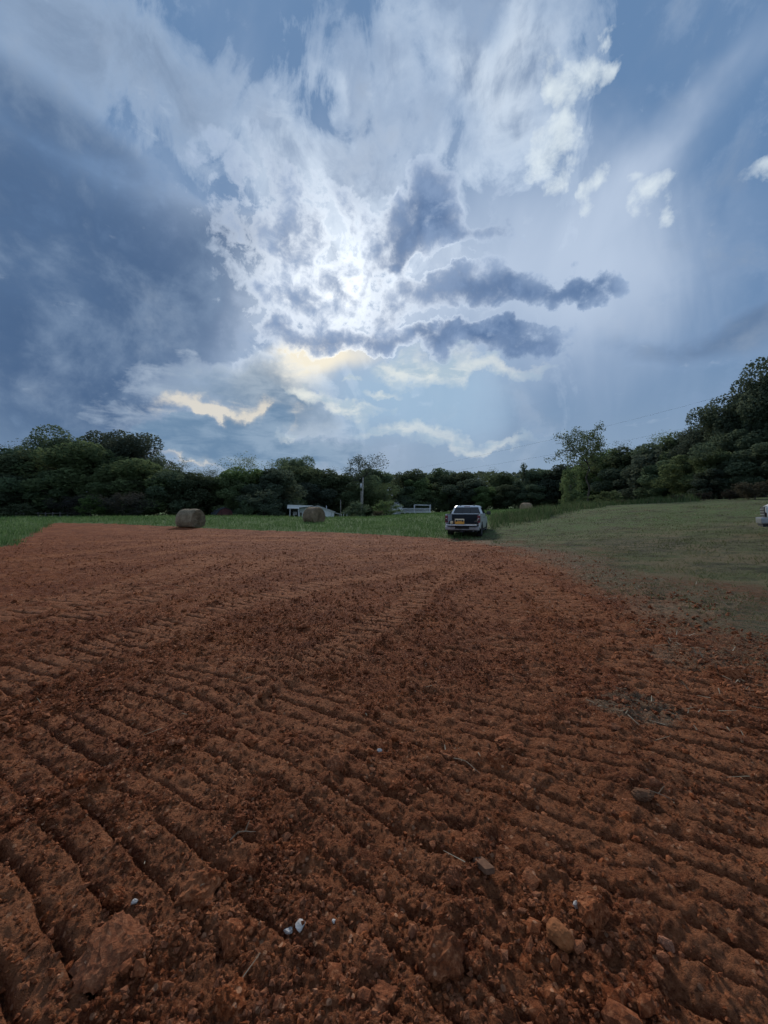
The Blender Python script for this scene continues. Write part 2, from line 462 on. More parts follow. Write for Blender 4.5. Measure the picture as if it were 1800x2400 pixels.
def earth_detail(x, y):
    """relief of the bare earth and how compacted it is"""
    h_low = 0.10 * fbm(x * 0.35, y * 0.35, 3, 3) + 0.05 * fbm(x * 1.3, y * 1.3, 3, 9)
    patchy = sstep(-0.15, 0.2, fbm(x * 0.9, y * 0.9, 3, 11))
    rough = 0.056 * fbm(x * 4.5, y * 4.5, 4, 15) + 0.050 * fbm(x * 18, y * 18, 3, 21) + 0.017 * fbm(x * 60, y * 60, 2, 25)
    wx, wy = x + 0.06 * fbm(x * 14, y * 14, 3, 31), y + 0.06 * fbm(x * 14 + 9, y * 14, 3, 33)
    rough = rough + 0.7 * patchy * lumps(wx, wy, 0.17, 3, 0.010, 0.060, 0.33) + 0.9 * lumps(wx + 3.3, wy + 1.7, 0.055, 8, 0.006, 0.026, 0.52) \
        + 0.9 * lumps(x + 1.3, y + 4.7, 0.024, 5, 0.003, 0.011, 0.6)
    h = h_low + rough
    pad = np.zeros_like(h)
    for k, (pts, wdt, pitch, stren) in enumerate(TRACKS):
        p = np.array(pts)
        box = (x > p[:, 0].min() - 1.2) & (x < p[:, 0].max() + 1.2) & (y > p[:, 1].min() - 1.2) & (y < p[:, 1].max() + 1.2)
        ix = np.nonzero(box)
        if not len(ix[0]):
            continue
        xs, ys = x[ix], y[ix]
        wob = 0.07 * fbm(xs * 1.4, ys * 1.4, 4, 60 + k)
        d, side, arc, end = polyline_sd(xs + wob, ys + wob, smooth_line(pts))
        ragged = 0.95 * fbm(xs * 2.6, ys * 2.6, 5, 70 + k, 0.6)
        m = sstep(0.03, -0.07, d - wdt / 2 + ragged * 0.44) * sstep(-0.1, 0.4, end + ragged)
        broken = sstep(-0.10, 0.07, fbm(xs * 1.6, ys * 1.6, 5, 90 + k, 0.6) + 0.11)
        m = m * stren
        ph = (arc + 0.042 * fbm(xs * 3, ys * 3, 4, 110 + k, 0.55) + 0.02 * side) / pitch
        fr = ph - np.floor(ph)
        # narrow groove with one steep wall left by each grouser bar, pad between them
        g = np.where(fr < 0.10, fr / 0.10, np.clip(1 - (fr - 0.10) / 0.26, 0, 1) ** 1.5)
        bar = np.floor(ph)
        bar_r = _P[(bar.astype(np.int64) * 13 + k * 71) & 1023, (k * 29 + 5) & 1023]
        cut = 0.5 + 0.7 * bar_r
        pad_h = h_low[ix] - 0.012 + 0.62 * rough[ix] + 0.016 * fr + 0.022 * fbm(xs * 8, ys * 8, 5, 130 + k, 0.6) + 0.018 * (bar_r - 0.5)
        hole = 0.058 * g * cut * sstep(-0.16, 0.10, fbm(xs * 3.2, ys * 3.2, 5, 150 + k, 0.6) + 0.14)
        th = pad_h - hole
        mm = m * (0.12 + 0.88 * broken)
        h[ix] = h[ix] * (1 - mm) + th * mm
        rim = np.exp(-((d - wdt / 2 - 0.05) / 0.06) ** 2) * stren * 0.025 * (0.3 + 1.4 * vnoise(xs * 4, ys * 4, 170 + k))
        h[ix] += rim * (1 - m)
        pad[ix] = pad[ix] * (1 - mm) + mm * (1 - g) * sstep(0.0, 0.2, broken)
    return h, pad

def ground_z(x, y):
    x = np.atleast_1d(np.asarray(x, float)); y = np.atleast_1d(np.asarray(y, float))
    z = terrain(x, y)
    m = sstep(-0.15, 0.5, dirt_sd(x, y))
    if np.any(m > 0):
        h, _ = earth_detail(x, y)
        z = z + (h - 0.01) * m
    return z + (1 - m) * lawn_bumps(x, y)
def lawn_bumps(x, y):
    return 0.06 * fbm(x * 0.8, y * 0.8, 3, 200) + 0.03 * fbm(x * 4, y * 4, 3, 205)
def gz(x, y):
    return float(ground_z(x, y)[0])

# ------------------------------------------------------------------ mesh builders
def mesh_np(name, verts, faces, mat=None, smooth=False, attrs=None):
    """verts (n,3), faces (m,3|4) -> mesh data"""
    verts = np.asarray(verts, np.float32); faces = np.asarray(faces, np.int32)
    me = bpy.data.meshes.new(name)
    k = faces.shape[1]
    me.vertices.add(len(verts)); me.vertices.foreach_set('co', verts.ravel())
    me.loops.add(faces.size); me.loops.foreach_set('vertex_index', faces.ravel())
    me.polygons.add(len(faces))
    me.polygons.foreach_set('loop_start', np.arange(0, faces.size, k, dtype=np.int32))
    me.polygons.foreach_set('loop_total', np.full(len(faces), k, np.int32))
    me.polygons.foreach_set('use_smooth', np.full(len(faces), smooth, bool))
    for an, av in (attrs or {}).items():
        a = me.attributes.new(an, 'FLOAT', 'POINT')
        a.data.foreach_set('value', np.asarray(av, np.float32))
    me.update(); me.validate()
    if mat is not None:
        me.materials.append(mat)
    return me
def link(name, data, parent=None, loc=None, rot=None, scale=None):
    o = bpy.data.objects.new(name, data)
    COL.objects.link(o)
    if parent is not None:
        o.parent = parent
    if loc is not None:
        o.location = loc
    if rot is not None:
        o.rotation_euler = rot
    if scale is not None:
        o.scale = scale
    return o
def tag(o, label=None, cat=None, group=None, kind=None):
    for k, v in (('label', label), ('category', cat), ('group', group), ('kind', kind)):
        if v:
            o[k] = v
    return o
def empty(name, loc, rz=0.0):
    o = link(name, None, None, loc, (0, 0, rz))
    o.empty_display_size = 0.2
    return o

# ------------------------------------------------------------------ materials
def material(name):
    m = bpy.data.materials.new(name)
    m.use_nodes = True
    t = NT(m.node_tree)
    bs = m.node_tree.nodes['Principled BSDF']
    bs.inputs['Roughness'].default_value = 0.8
    bs.inputs['Specular IOR Level'].default_value = 0.2
    return m, t, bs
def coords(t, kind='Object'):
    return V(t, t.new('ShaderNodeTexCoord').outputs[kind])
def pos(t):
    return V(t, t.new('ShaderNodeNewGeometry').outputs['Position'])
def bump(t, bs, h, strength, dist):
    b = t.new('ShaderNodeBump')
    b.inputs['Strength'].default_value = strength
    b.inputs['Distance'].default_value = dist
    t.put(b.inputs['Height'], h)
    t.t.links.new(b.outputs[0], bs.inputs['Normal'])
def plain(name, c, rough=0.6, metal=0.0, spec=0.3, var=0.12, scale=6.0):
    m, t, bs = material(name)
    p = coords(t)
    n = t.noise(p, scale, 5, 0.6)
    t.put(bs.inputs['Base Color'], t.mix(t.smooth(n, 0.3, 0.75), tuple(v * (1 - var) for v in c), tuple(min(1, v * (1 + var)) for v in c)))
    bs.inputs['Roughness'].default_value = rough
    bs.inputs['Metallic'].default_value = metal
    bs.inputs['Specular IOR Level'].default_value = spec
    return m

def earth_colour(t, p, pad=None):
    n1 = t.noise(p, 0.55, 5, 0.6)
    n2 = t.noise(p, 5.0, 6, 0.65)
    n3 = t.noise(p, 55.0, 5, 0.68)
    nl = t.noise(p, 1.7, 6, 0.7)
    c = t.mix(t.smooth(n2 * 0.6 + n1 * 0.4, 0.36, 0.64), (0.132, 0.031, 0.010), (0.253, 0.071, 0.022))
    c = t.mix(t.smooth(n1, 0.50, 0.70, 0, 0.5), c, (0.276, 0.094, 0.029))
    c = t.mix(t.smooth(nl, 0.51, 0.62, 0, 0.75), c, (0.296, 0.108, 0.046))
    c = t.mix(t.smooth(nl, 0.48, 0.38, 0, 0.5), c, (0.102, 0.026, 0.010))
    if pad is not None:
        c = t.mix(pad * t.smooth(n2, 0.30, 0.60, 0.15, 0.85), c, (0.366, 0.141, 0.062))
    c = t.mix(t.smooth(n3, 0.48, 0.68, 0, 0.75), c, (0.416, 0.166, 0.074))       # pale grains, lit crumb tops put into the colour
    c = t.mix(t.smooth(n3, 0.48, 0.33, 0, 0.8), c, (0.068, 0.019, 0.008))        # dark grains, shadows between crumbs put into the colour
    chip = t.new('ShaderNodeTexVoronoi', feature='F1')
    t.put(chip.inputs['Vector'], p)
    chip.inputs['Scale'].default_value = 42.0
    sp = t.new('ShaderNodeSeparateColor'); t.t.links.new(chip.outputs['Color'], sp.inputs[0])
    is_chip = t.smooth(V(t, sp.outputs[0]), 0.93, 0.95) * t.smooth(V(t, chip.outputs['Distance']), 0.42, 0.30)
    c = t.mix(is_chip * 0.8, c, (0.527, 0.260, 0.139))
    return c, n2, n3

MAT = {}
m, t, bs = material('red_clay')
p = pos(t)
c, n2, n3 = earth_colour(t, p, t.attr('pad'))
straw = t.attr('straw')
sn = t.noise(p, 38.0, 4, 0.65, 1.5)
sm = t.smooth(straw + (sn - 0.5) * 1.6, 0.45, 1.0)
c = t.mix(sm * 0.75, c, t.mix(t.smooth(n3, 0.3, 0.7), (0.120, 0.088, 0.055), (0.240, 0.180, 0.112)))
dust = t.attr('dust')
c = t.mix(t.smooth(dust + (n2 - 0.5) * 0.8, 0.3, 0.9, 0, 0.8), c, (0.300, 0.180, 0.105))
ne = t.noise(p, 0.55, 6, 0.68) * 0.6 + t.noise(p, 9.0, 5, 0.7) * 0.6
c = t.mix(t.smooth(t.attr('edge') + (ne - 0.6) * 2.4, 0.25, 0.85, 0, 0.9), c, t.mix(t.smooth(n3, 0.36, 0.64), (0.075, 0.070, 0.038), (0.200, 0.155, 0.090)))
t.put(bs.inputs['Base Color'], c)
bs.inputs['Roughness'].default_value = 0.92
bs.inputs['Specular IOR Level'].default_value = 0.12
bump(t, bs, t.noise(p, 150.0, 5, 0.7) * 0.6 + t.noise(p, 42.0, 5, 0.65), 1.0, 0.045)
MAT['earth'] = m

m, t, bs = material('clod_earth')
p = pos(t)
c, n2, n3 = earth_colour(t, p)
n = t.new('ShaderNodeAttribute', attribute_name='tone')
c = t.mix(t.m('MULTIPLY', V(t, n.outputs['Fac']), 0.35), c, (0.330, 0.165, 0.098))
t.put(bs.inputs['Base Color'], c)
bs.inputs['Roughness'].default_value = 0.93
bs.inputs['Specular IOR Level'].default_value = 0.1
bump(t, bs, t.noise(p, 120.0, 5, 0.7), 0.8, 0.01)
MAT['clod'] = m

m, t, bs = material('meadow_ground')
p = pos(t)
g1 = t.noise(p, 0.25, 5, 0.6)
g2 = t.noise(p, 2.2, 6, 0.65)
g3 = t.noise(p, 14.0, 5, 0.65)
lush = t.attr('lush')
green = t.mix(t.smooth(g2, 0.3, 0.7), (0.066, 0.112, 0.036), (0.120, 0.180, 0.060))
green = t.mix(t.smooth(g3, 0.42, 0.66, 0, 0.4), green, (0.135, 0.195, 0.085))
dry = t.mix(t.smooth(g2 * 0.5 + g3 * 0.5, 0.40, 0.60), (0.078, 0.074, 0.042), (0.185, 0.155, 0.092))
dry = t.mix(t.smooth(g1 * 0.6 + g2 * 0.4, 0.42, 0.56, 0, 0.8), dry, (0.115, 0.135, 0.050))
dry = t.mix(t.smooth(t.noise(p, 30.0, 4, 0.7), 0.50, 0.68, 0, 0.6), dry, (0.230, 0.195, 0.140))
g0 = t.noise(p, 0.55, 6, 0.68)
dry = t.mix(t.smooth(g0, 0.50, 0.60, 0, 0.85), dry, (0.205, 0.160, 0.092))
dry = t.mix(t.smooth(g0, 0.47, 0.36, 0, 0.8), dry, (0.066, 0.066, 0.036))
c = t.mix(t.smooth(lush + (g2 - 0.5) * 0.9 + (g0 - 0.5) * 1.5, 0.2, 0.8), dry, green)
ec, _, _ = earth_colour(t, p)
ec = t.mix(t.smooth(t.noise(p, 9.0, 5, 0.7), 0.36, 0.62, 0.35, 0.95), ec, t.mix(g3, (0.070, 0.052, 0.032), (0.230, 0.165, 0.100)))
c = t.mix(t.smooth(t.attr('soil') + (g3 - 0.5) * 1.3 + (g2 - 0.5) * 0.6, 0.30, 0.80), c, ec)
t.put(bs.inputs['Base Color'], c)
bs.inputs['Roughness'].default_value = 0.95
bs.inputs['Specular IOR Level'].default_value = 0.1
bump(t, bs, g3 + g2 * 0.8 + t.noise(p, 60.0, 4, 0.7) * 0.5, 1.0, 0.12)
MAT['meadow'] = m

# ------------------------------------------------------------------ ground: one ring-shaped grid, fine near the viewer and out to the skyline
az_f = np.linspace(R(-58), R(58), 640)
az_b = np.linspace(R(58), R(302), 62)[1:-1]
az = np.concatenate([az_f, az_b])
r_near = 0.55 * 1.0053 ** np.arange(0, int(math.log(40 / 0.55) / math.log(1.0053)))
r_far = r_near[-1] * 1.03 ** np.arange(1, int(math.log(950 / 40) / math.log(1.03)))
rad = np.concatenate([r_near, r_far])
AZ, RD = np.meshgrid(az, rad)
GX = (np.sin(AZ) * RD); GY = (np.cos(AZ) * RD)
gx, gy = GX.ravel(), GY.ravel()
sd = dirt_sd(gx, gy)
mk = sstep(-0.15, 0.5, sd)
gzv = terrain(gx, gy) + (1 - mk) * lawn_bumps(gx, gy)
near = mk > 0
hh = np.zeros_like(gx); pd = np.zeros_like(gx)
eh, ep = earth_detail(gx[near], gy[near])
hh[near] = eh; pd[near] = ep
gzv = gzv + (hh - 0.01) * mk
rr = np.hypot(gx, gy)
strawv = np.clip(sstep(1.6, 4.6, gx + 0.9 * fbm(gx * 0.9, gy * 0.9, 3, 300) - 0.12 * np.maximum(gy - 3, 0)) * sstep(-0.5, 0.8, gy), 0, 1) * 0.80
strawv = np.maximum(strawv, 0.75 * sstep(2.2, 0.2, sd + 1.2 * fbm(gx * 0.7, gy * 0.7, 3, 310)) * sstep(2.5, 4.5, gx))
strawv = np.maximum(strawv, 0.9 * sstep(0.5, 0.25, np.hypot((gx - 1.95) / 1.0, (gy - 2.95) / 0.7) + 0.25 * fbm(gx * 4, gy * 4, 3, 320)))
strawv = np.maximum(strawv, 0.8 * sstep(0.8, 0.3, np.hypot((gx - 3.2) / 1.0, (gy - 4.0) / 0.9) + 0.3 * fbm(gx * 3, gy * 3, 3, 321)))
dustv = 0.9 * sstep(1.3, 0.2, np.hypot((gx - 4.6) / 1.3, (gy - 5.8) / 0.55) + 0.5 * fbm(gx * 1.2, gy * 2, 3, 330))
dustv = np.maximum(dustv, 0.8 * sstep(1.4, 0.3, np.hypot((gx - 5.6) / 1.7, (gy - 19.0) / 3.5) + 0.5 * fbm(gx * 0.6, gy * 0.6, 3, 331)))
dustv = np.maximum(dustv, 0.32 * sstep(0.05, 0.25, fbm(gx * 0.16, gy * 0.3, 4, 340)) * sstep(5, 10, gy))
lushv = np.clip(sstep(-0.5, 0.5, (-0.55 * (gx - 4.2) + 0.36 * (gy - 23.0)) / 3.0 + 1.2 * fbm(gx * 0.25, gy * 0.25, 3, 350)), 0, 1)
lushv = np.where(gx < 0, 1.0, np.maximum(lushv, 0.46 * sstep(12.5, 24, gy - 0.05 * gx + 5.0 * fbm(gx * 0.22, gy * 0.22, 4, 352))))
soilv = sstep(-3.2, 0.4, sd) * (0.62 + 1.5 * fbm(gx * 0.6, gy * 0.45, 5, 360))
edgev = 0.75 * sstep(2.6, -0.2, sd) * sstep(2.6, 3.6, gx)
soilv = np.where(gx < 3, sstep(-0.5, 0.2, sd), soilv)
nr, na = AZ.shape
idx = np.arange(nr * na).reshape(nr, na)
nxt = np.roll(idx, -1, axis=1)
quads = np.stack([idx[:-1], idx[1:], nxt[1:], nxt[:-1]], -1).reshape(-1, 4)[:, ::-1]
vz = np.stack([gx, gy, gzv], -1)
is_dirt = sd[quads].mean(1) > 0.0
def sub_mesh(name, q, mat, attrs):
    used = np.unique(q)
    remap = np.full(len(vz), -1, np.int32); remap[used] = np.arange(len(used))
    return mesh_np(name, vz[used], remap[q], mat, True, {k: v[used] for k, v in attrs.items()})
o = link('dirt_ground', sub_mesh('dirt_ground', quads[is_dirt], MAT['earth'], {'pad': pd, 'straw': strawv, 'dust': dustv, 'edge': edgev}))
tag(o, 'freshly graded red clay ground marked by crawler tracks', 'ground', kind='structure')
o = link('grass_ground', sub_mesh('grass_ground', quads[~is_dirt], MAT['meadow'], {'lush': lushv, 'soil': soilv}))
tag(o, 'grassy field ground around the graded clay', 'ground', kind='structure')
cap_v = np.vstack([[(0, 0, gz(0, 0))], vz[:na]])
cap_f = np.array([(0, 1 + (i + 1) % na, 1 + i) for i in range(na)])
o = link('dirt_ground_footing', mesh_np('dirt_ground_footing', cap_v, cap_f, MAT['earth'], True,
         {'pad': np.zeros(na + 1), 'straw': np.zeros(na + 1), 'dust': np.zeros(na + 1), 'edge': np.zeros(na + 1)}))
tag(o, 'patch of red clay ground at the viewpoint', 'ground', kind='structure')
# ------------------------------------------------------------------ loose clods, crumbs and stones on the earth
def ico():
    p = (1 + 5 ** 0.5) / 2
    v = np.array([(-1, p, 0), (1, p, 0), (-1, -p, 0), (1, -p, 0), (0, -1, p), (0, 1, p), (0, -1, -p), (0, 1, -p), (p, 0, -1), (p, 0, 1), (-p, 0, -1), (-p, 0, 1)], float)
    f = np.array([(0, 11, 5), (0, 5, 1), (0, 1, 7), (0, 7, 10), (0, 10, 11), (1, 5, 9), (5, 11, 4), (11, 10, 2), (10, 7, 6), (7, 1, 8),
                  (3, 9, 4), (3, 4, 2), (3, 2, 6), (3, 6, 8), (3, 8, 9), (4, 9, 5), (2, 4, 11), (6, 2, 10), (8, 6, 7), (9, 8, 1)])
    return v / np.linalg.norm(v[0]), f
def subdivide(v, f):
    v = [tuple(a) for a in v]; cache = {}; out = []
    def mid(a, b):
        k = (min(a, b), max(a, b))
        if k not in cache:
            q = (np.array(v[a]) + np.array(v[b])) / 2
            v.append(tuple(q / np.linalg.norm(q))); cache[k] = len(v) - 1
        return cache[k]
    for a, b, c in f:
        x, y, z = mid(a, b), mid(b, c), mid(c, a)
        out += [(a, x, z), (b, y, x), (c, z, y), (x, y, z)]
    return np.array(v), np.array(out)
OCTA = (np.array([(1, 0, 0), (-1, 0, 0), (0, 1, 0), (0, -1, 0), (0, 0, 1), (0, 0, -1)], float),
        np.array([(0, 2, 4), (2, 1, 4), (1, 3, 4), (3, 0, 4), (2, 0, 5), (1, 2, 5), (3, 1, 5), (0, 3, 5)]))
ICO0 = ico(); ICO1 = subdivide(*ICO0); ICO2 = subdivide(*ICO1)
def scatter_area(n, r0, r1, power, half=R(52)):
    u = rng.random(n)
    r = (r0 ** power + u * (r1 ** power - r0 ** power)) ** (1 / power)
    a = rng.uniform(-half, half, n)
    return np.sin(a) * r, np.cos(a) * r
def clod_field(n, r0, r1, smin, smax, base, power=0.6, bias=2.2, seed=0, onpad=0.86):
    x, y = scatter_area(n, r0, r1, power)
    k = dirt_sd(x, y) > 0.1
    dens = fbm(x * 1.1, y * 1.1, 4, 400 + seed) + 0.25 * fbm(x * 6, y * 6, 3, 410 + seed)
    k &= rng.random(n) < sstep(-0.2, 0.2, dens) * 0.7 + 0.3
    k = np.nonzero(k)[0]
    _, pdv = earth_detail(x[k], y[k])
    k = k[rng.random(len(k)) > np.clip(pdv * 1.5, 0, onpad)]
    x, y = x[k], y[k]; n = len(x)
    size = smin + (smax - smin) * rng.random(n) ** bias
    z = ground_z(x, y)
    bv, bf = base
    jit = 1 + rng.uniform(-0.34, 0.30, (n, len(bv)))
    v = bv[None] * jit[..., None] * (size[:, None, None] * rng.uniform(0.62, 1.25, (n, 1, 3)))
    a = rng.uniform(0, 6.28, n); ca, sa = np.cos(a)[:, None], np.sin(a)[:, None]
    tl = rng.uniform(-0.7, 0.7, n); ct, st = np.cos(tl)[:, None], np.sin(tl)[:, None]
    X, Y, Z = v[..., 0], v[..., 1] * ct - v[..., 2] * st, v[..., 1] * st + v[..., 2] * ct
    X, Y = X * ca - Y * sa, X * sa + Y * ca
    v = np.stack([X + x[:, None], Y + y[:, None], Z * 0.8 + (z + size * 0.28)[:, None]], -1).reshape(-1, 3)
    f = (bf[None] + (np.arange(n) * len(bv))[:, None, None]).reshape(-1, 3)
    tone = np.repeat(rng.random(n) ** 2, len(bv))
    return v, f, tone
parts = [clod_field(90000, 0.7, 6.0, 0.004, 0.014, OCTA, 0.5, 1.8, 1, 0.62),
         clod_field(9000, 0.7, 8.0, 0.008, 0.030, ICO0, 0.7, 2.6, 2),
         clod_field(60000, 3.5, 30.0, 0.008, 0.036, OCTA, 0.75, 2.6, 3, 0.5),
         clod_field(260, 0.8, 9.0, 0.020, 0.045, ICO1, 0.8, 2.8, 4)]
off = 0; vs, fs, ts = [], [], []
for v, f, tn in parts:
    vs.append(v); fs.append(f + off); ts.append(tn); off += len(v)
o = link('dirt_crumbs', mesh_np('dirt_crumbs', np.vstack(vs), np.vstack(fs), MAT['clod'], False, {'tone': np.concatenate(ts)}))
tag(o, 'loose red crumbs and small clods strewn over the graded clay', 'dirt', kind='stuff')
# ------------------------------------------------------------------ trees
def leaf_material(name, dark, light, trans=0.42):
    m = bpy.data.materials.new(name)
    m.use_nodes = True
    t = NT(m.node_tree)
    nt = m.node_tree
    nt.nodes.clear()
    p = pos(t)
    oi = t.new('ShaderNodeObjectInfo')
    rnd = V(t, oi.outputs['Random'])
    n1 = t.noise(p, 0.35, 4, 0.6)
    n2 = t.noise(p, 2.5, 4, 0.6)
    c = t.mix(t.smooth(n1 * 0.5 + n2 * 0.35 + rnd * 0.25, 0.38, 0.72), dark, light)
    hs = t.new('ShaderNodeHueSaturation')
    t.put(hs.inputs['Hue'], t.smooth(rnd, 0, 1, 0.485, 0.52, 'LINEAR'))
    t.put(hs.inputs['Saturation'], t.smooth(rnd, 0, 1, 0.80, 1.05, 'LINEAR'))
    t.put(hs.inputs['Value'], t.smooth(V(t, oi.outputs['Random']), 0, 1, 0.85, 1.15, 'LINEAR'))
    t.put(hs.inputs['Color'], c)
    cc = V(t, hs.outputs[0])
    d = t.new('ShaderNodeBsdfDiffuse'); t.put(d.inputs['Color'], cc)
    tr = t.new('ShaderNodeBsdfTranslucent'); t.put(tr.inputs['Color'], cc)
    mx = t.new('ShaderNodeMixShader'); mx.inputs[0].default_value = trans
    nt.links.new(d.outputs[0], mx.inputs[1]); nt.links.new(tr.outputs[0], mx.inputs[2])
    out = t.new('ShaderNodeOutputMaterial'); nt.links.new(mx.outputs[0], out.inputs['Surface'])
    return m
MAT['leaf_dark'] = leaf_material('oak_leaves', (0.086, 0.116, 0.076), (0.136, 0.170, 0.096))
MAT['leaf_mid'] = leaf_material('mixed_leaves', (0.090, 0.122, 0.058), (0.165, 0.205, 0.086))
MAT['leaf_pale'] = leaf_material('locust_leaves', (0.090, 0.118, 0.052), (0.170, 0.195, 0.090), 0.35)
MAT['leaf_lime'] = leaf_material('young_leaves', (0.070, 0.120, 0.030), (0.130, 0.190, 0.050), 0.4)
MAT['leaf_plum'] = leaf_material('purple_leaves', (0.055, 0.052, 0.044), (0.100, 0.094, 0.070))
MAT['leaf_brown'] = leaf_material('brown_brush', (0.060, 0.052, 0.036), (0.120, 0.104, 0.066))
m, t, bs = material('bark')
p = coords(t)
t.put(bs.inputs['Base Color'], t.mix(t.noise(t.mapping(p, scale=(1, 1, 0.2), typ='POINT'), 9.0, 5, 0.65), (0.035, 0.028, 0.022), (0.105, 0.088, 0.072)))
bump(t, bs, t.noise(t.mapping(p, scale=(1, 1, 0.15), typ='POINT'), 14.0, 4, 0.6), 0.6, 0.04)
MAT['bark'] = m

def tube(path, radii, sides=6):
    path = np.asarray(path, float); n = len(path)
    vs = []; fs = []
    for i in range(n):
        d = path[min(i + 1, n - 1)] - path[max(i - 1, 0)]
        d = d / (np.linalg.norm(d) + 1e-9)
        u = np.cross(d, (0.31, 0.95, 0.05)); u /= np.linalg.norm(u) + 1e-9
        w = np.cross(d, u)
        for k in range(sides):
            a = 2 * math.pi * k / sides
            vs.append(path[i] + radii[i] * (math.cos(a) * u + math.sin(a) * w))
    for i in range(n - 1):
        for k in range(sides):
            k2 = (k + 1) % sides
            fs.append((i * sides + k, i * sides + k2, (i + 1) * sides + k2, (i + 1) * sides + k))
    return np.array(vs), fs
class Bag:
    def __init__(self):
        self.v, self.f, self.n = [], [], 0
    def add(self, v, f):
        self.v.append(np.asarray(v, float)); self.f += [tuple(i + self.n for i in q) for q in f]; self.n += len(v)
    def mesh(self, name, mat, smooth=False):
        me = bpy.data.meshes.new(name)
        me.from_pydata(np.vstack(self.v).tolist(), [], self.f)
        if smooth:
            me.polygons.foreach_set('use_smooth', [True] * len(me.polygons))
        me.update()
        if mat is not None:
            me.materials.append(mat)
        return me

def leaves_mesh(name, centers, size, mat, r, squash=0.62, droop=0.0):
    """diamond leaf sprays folded on their midrib, one pair of triangles each"""
    n = len(centers)
    a = r.uniform(0, 2 * math.pi, n); b = np.arcsin(r.uniform(-0.95, 0.95, n)) - droop
    d = np.stack([np.cos(a) * np.cos(b), np.sin(a) * np.cos(b), np.sin(b)], -1)
    up = r.normal(size=(n, 3)) + np.array((0, 0, 0.3))
    s = np.cross(d, up); s /= np.linalg.norm(s, axis=1)[:, None] + 1e-9
    nn = np.cross(s, d)
    L = size * r.uniform(0.6, 1.3, n)[:, None]
    w = L * squash * 0.5
    fold = nn * w * r.uniform(-0.5, 0.5, n)[:, None]
    v = np.stack([centers - d * L * 0.5, centers + s * w + fold, centers + d * L * 0.5, centers - s * w + fold], 1).reshape(-1, 3)
    k = np.arange(n)[:, None] * 4
    f = np.concatenate([k + np.array([0, 1, 2]), k + np.array([0, 2, 3])])
    return mesh_np(name, v, f, mat, False)

def grow(seed, H=10.0, spread=0.42, crown0=0.25, n_limb=9, sub=6, trunk_r=0.22, lean=(0, 0), top_bias=1.0, shape='round', fine=True, bare=0.0, extra=None, lobes=False):
    """skeleton of a tree of height H: bark bag and the twig ends with their clump radii"""
    r = np.random.default_rng(seed)
    bag = Bag(); tips = []
    nseg = 7
    path = [np.array((0.0, 0.0, -0.25))]
    for i in range(1, nseg + 1):
        t = i / nseg
        path.append(np.array((lean[0] * t * t + r.normal() * 0.012 * H, lean[1] * t * t + r.normal() * 0.012 * H, t * H * 0.86)))
    bag.add(*tube(path, [trunk_r * (1.25 if i == 0 else 1.0) * (1 - 0.86 * i / nseg) for i in range(nseg + 1)], 7))
    P = np.array(path)
    def at(t):
        f = t * nseg; i = min(int(f), nseg - 1)
        return P[i] + (P[i + 1] - P[i]) * (f - i)
    for k in range(n_limb):
        t = crown0 + (1 - crown0) * ((k + r.uniform(0.1, 0.9)) / n_limb) ** top_bias
        t = min(t, 0.98)
        base = at(t)
        az_ = k * 2.4 + r.uniform(-0.5, 0.5)
        q = (t - crown0) / (1 - crown0)
        if shape == 'round':
            prof = math.sqrt(max(0.05, 1 - (2 * q - 0.75) ** 2 / 1.6))
        elif shape == 'cone':
            prof = 1.05 - 0.9 * q
        elif shape == 'vase':
            prof = 0.45 + 0.75 * q
        else:
            prof = 1.0 - 0.3 * q
        L = spread * H * prof * r.uniform(0.75, 1.15)
        elev = R(r.uniform(12, 40) + 30 * q)
        dirv = np.array((math.cos(az_) * math.cos(elev), math.sin(az_) * math.cos(elev), math.sin(elev)))
        lp = [base]; n2 = 4
        for i in range(1, n2 + 1):
            lp.append(base + dirv * L * i / n2 + np.array((0, 0, 0.10 * L * (i / n2) ** 2)) + r.normal(size=3) * 0.04 * L)
        r0 = trunk_r * 0.5 * (1 - 0.6 * t)
        bag.add(*tube(lp, [r0 * (1 - 0.8 * i / n2) for i in range(n2 + 1)], 5))
        for j in range(sub):
            f = 0.30 + 0.70 * (j + r.random()) / sub
            i = min(int(f * n2), n2 - 1)
            b0 = lp[i] + (lp[i + 1] - lp[i]) * (f * n2 - i)
            dv = dirv * 0.6 + r.normal(size=3) * 0.75 + np.array((0, 0, 0.25)); dv /= np.linalg.norm(dv)
            tl = L * r.uniform(0.18, 0.42)
            e = b0 + dv * tl
            bag.add(*tube([b0, (b0 + e) / 2 + r.normal(size=3) * 0.03 * L, e], [r0 * 0.35, r0 * 0.22, r0 * 0.08], 3))
            if lobes:
                continue
            if r.random() > bare:
                tips.append((e, tl * r.uniform(0.55, 0.95)))
                tips.append(((b0 + e) / 2, tl * 0.5))
        if lobes:
            tips.append((lp[-1], H * r.uniform(0.085, 0.15)))
            tips.append((lp[2], H * r.uniform(0.08, 0.13)))
            tips.append((lp[3] + r.normal(size=3) * 0.05 * H, H * r.uniform(0.06, 0.10)))
        else:
            tips.append((lp[-1], L * 0.22))
    tips.append((at(1.0), H * (0.12 if lobes else 0.07)))
    if extra:
        for path_, r_ in extra:
            bag.add(*tube(path_, r_, 5))
            for q_ in path_[2:]:
                for _ in range(3):
                    tips.append((np.array(q_) + r.normal(size=3) * 0.35, 0.45))
    return bag, tips, r
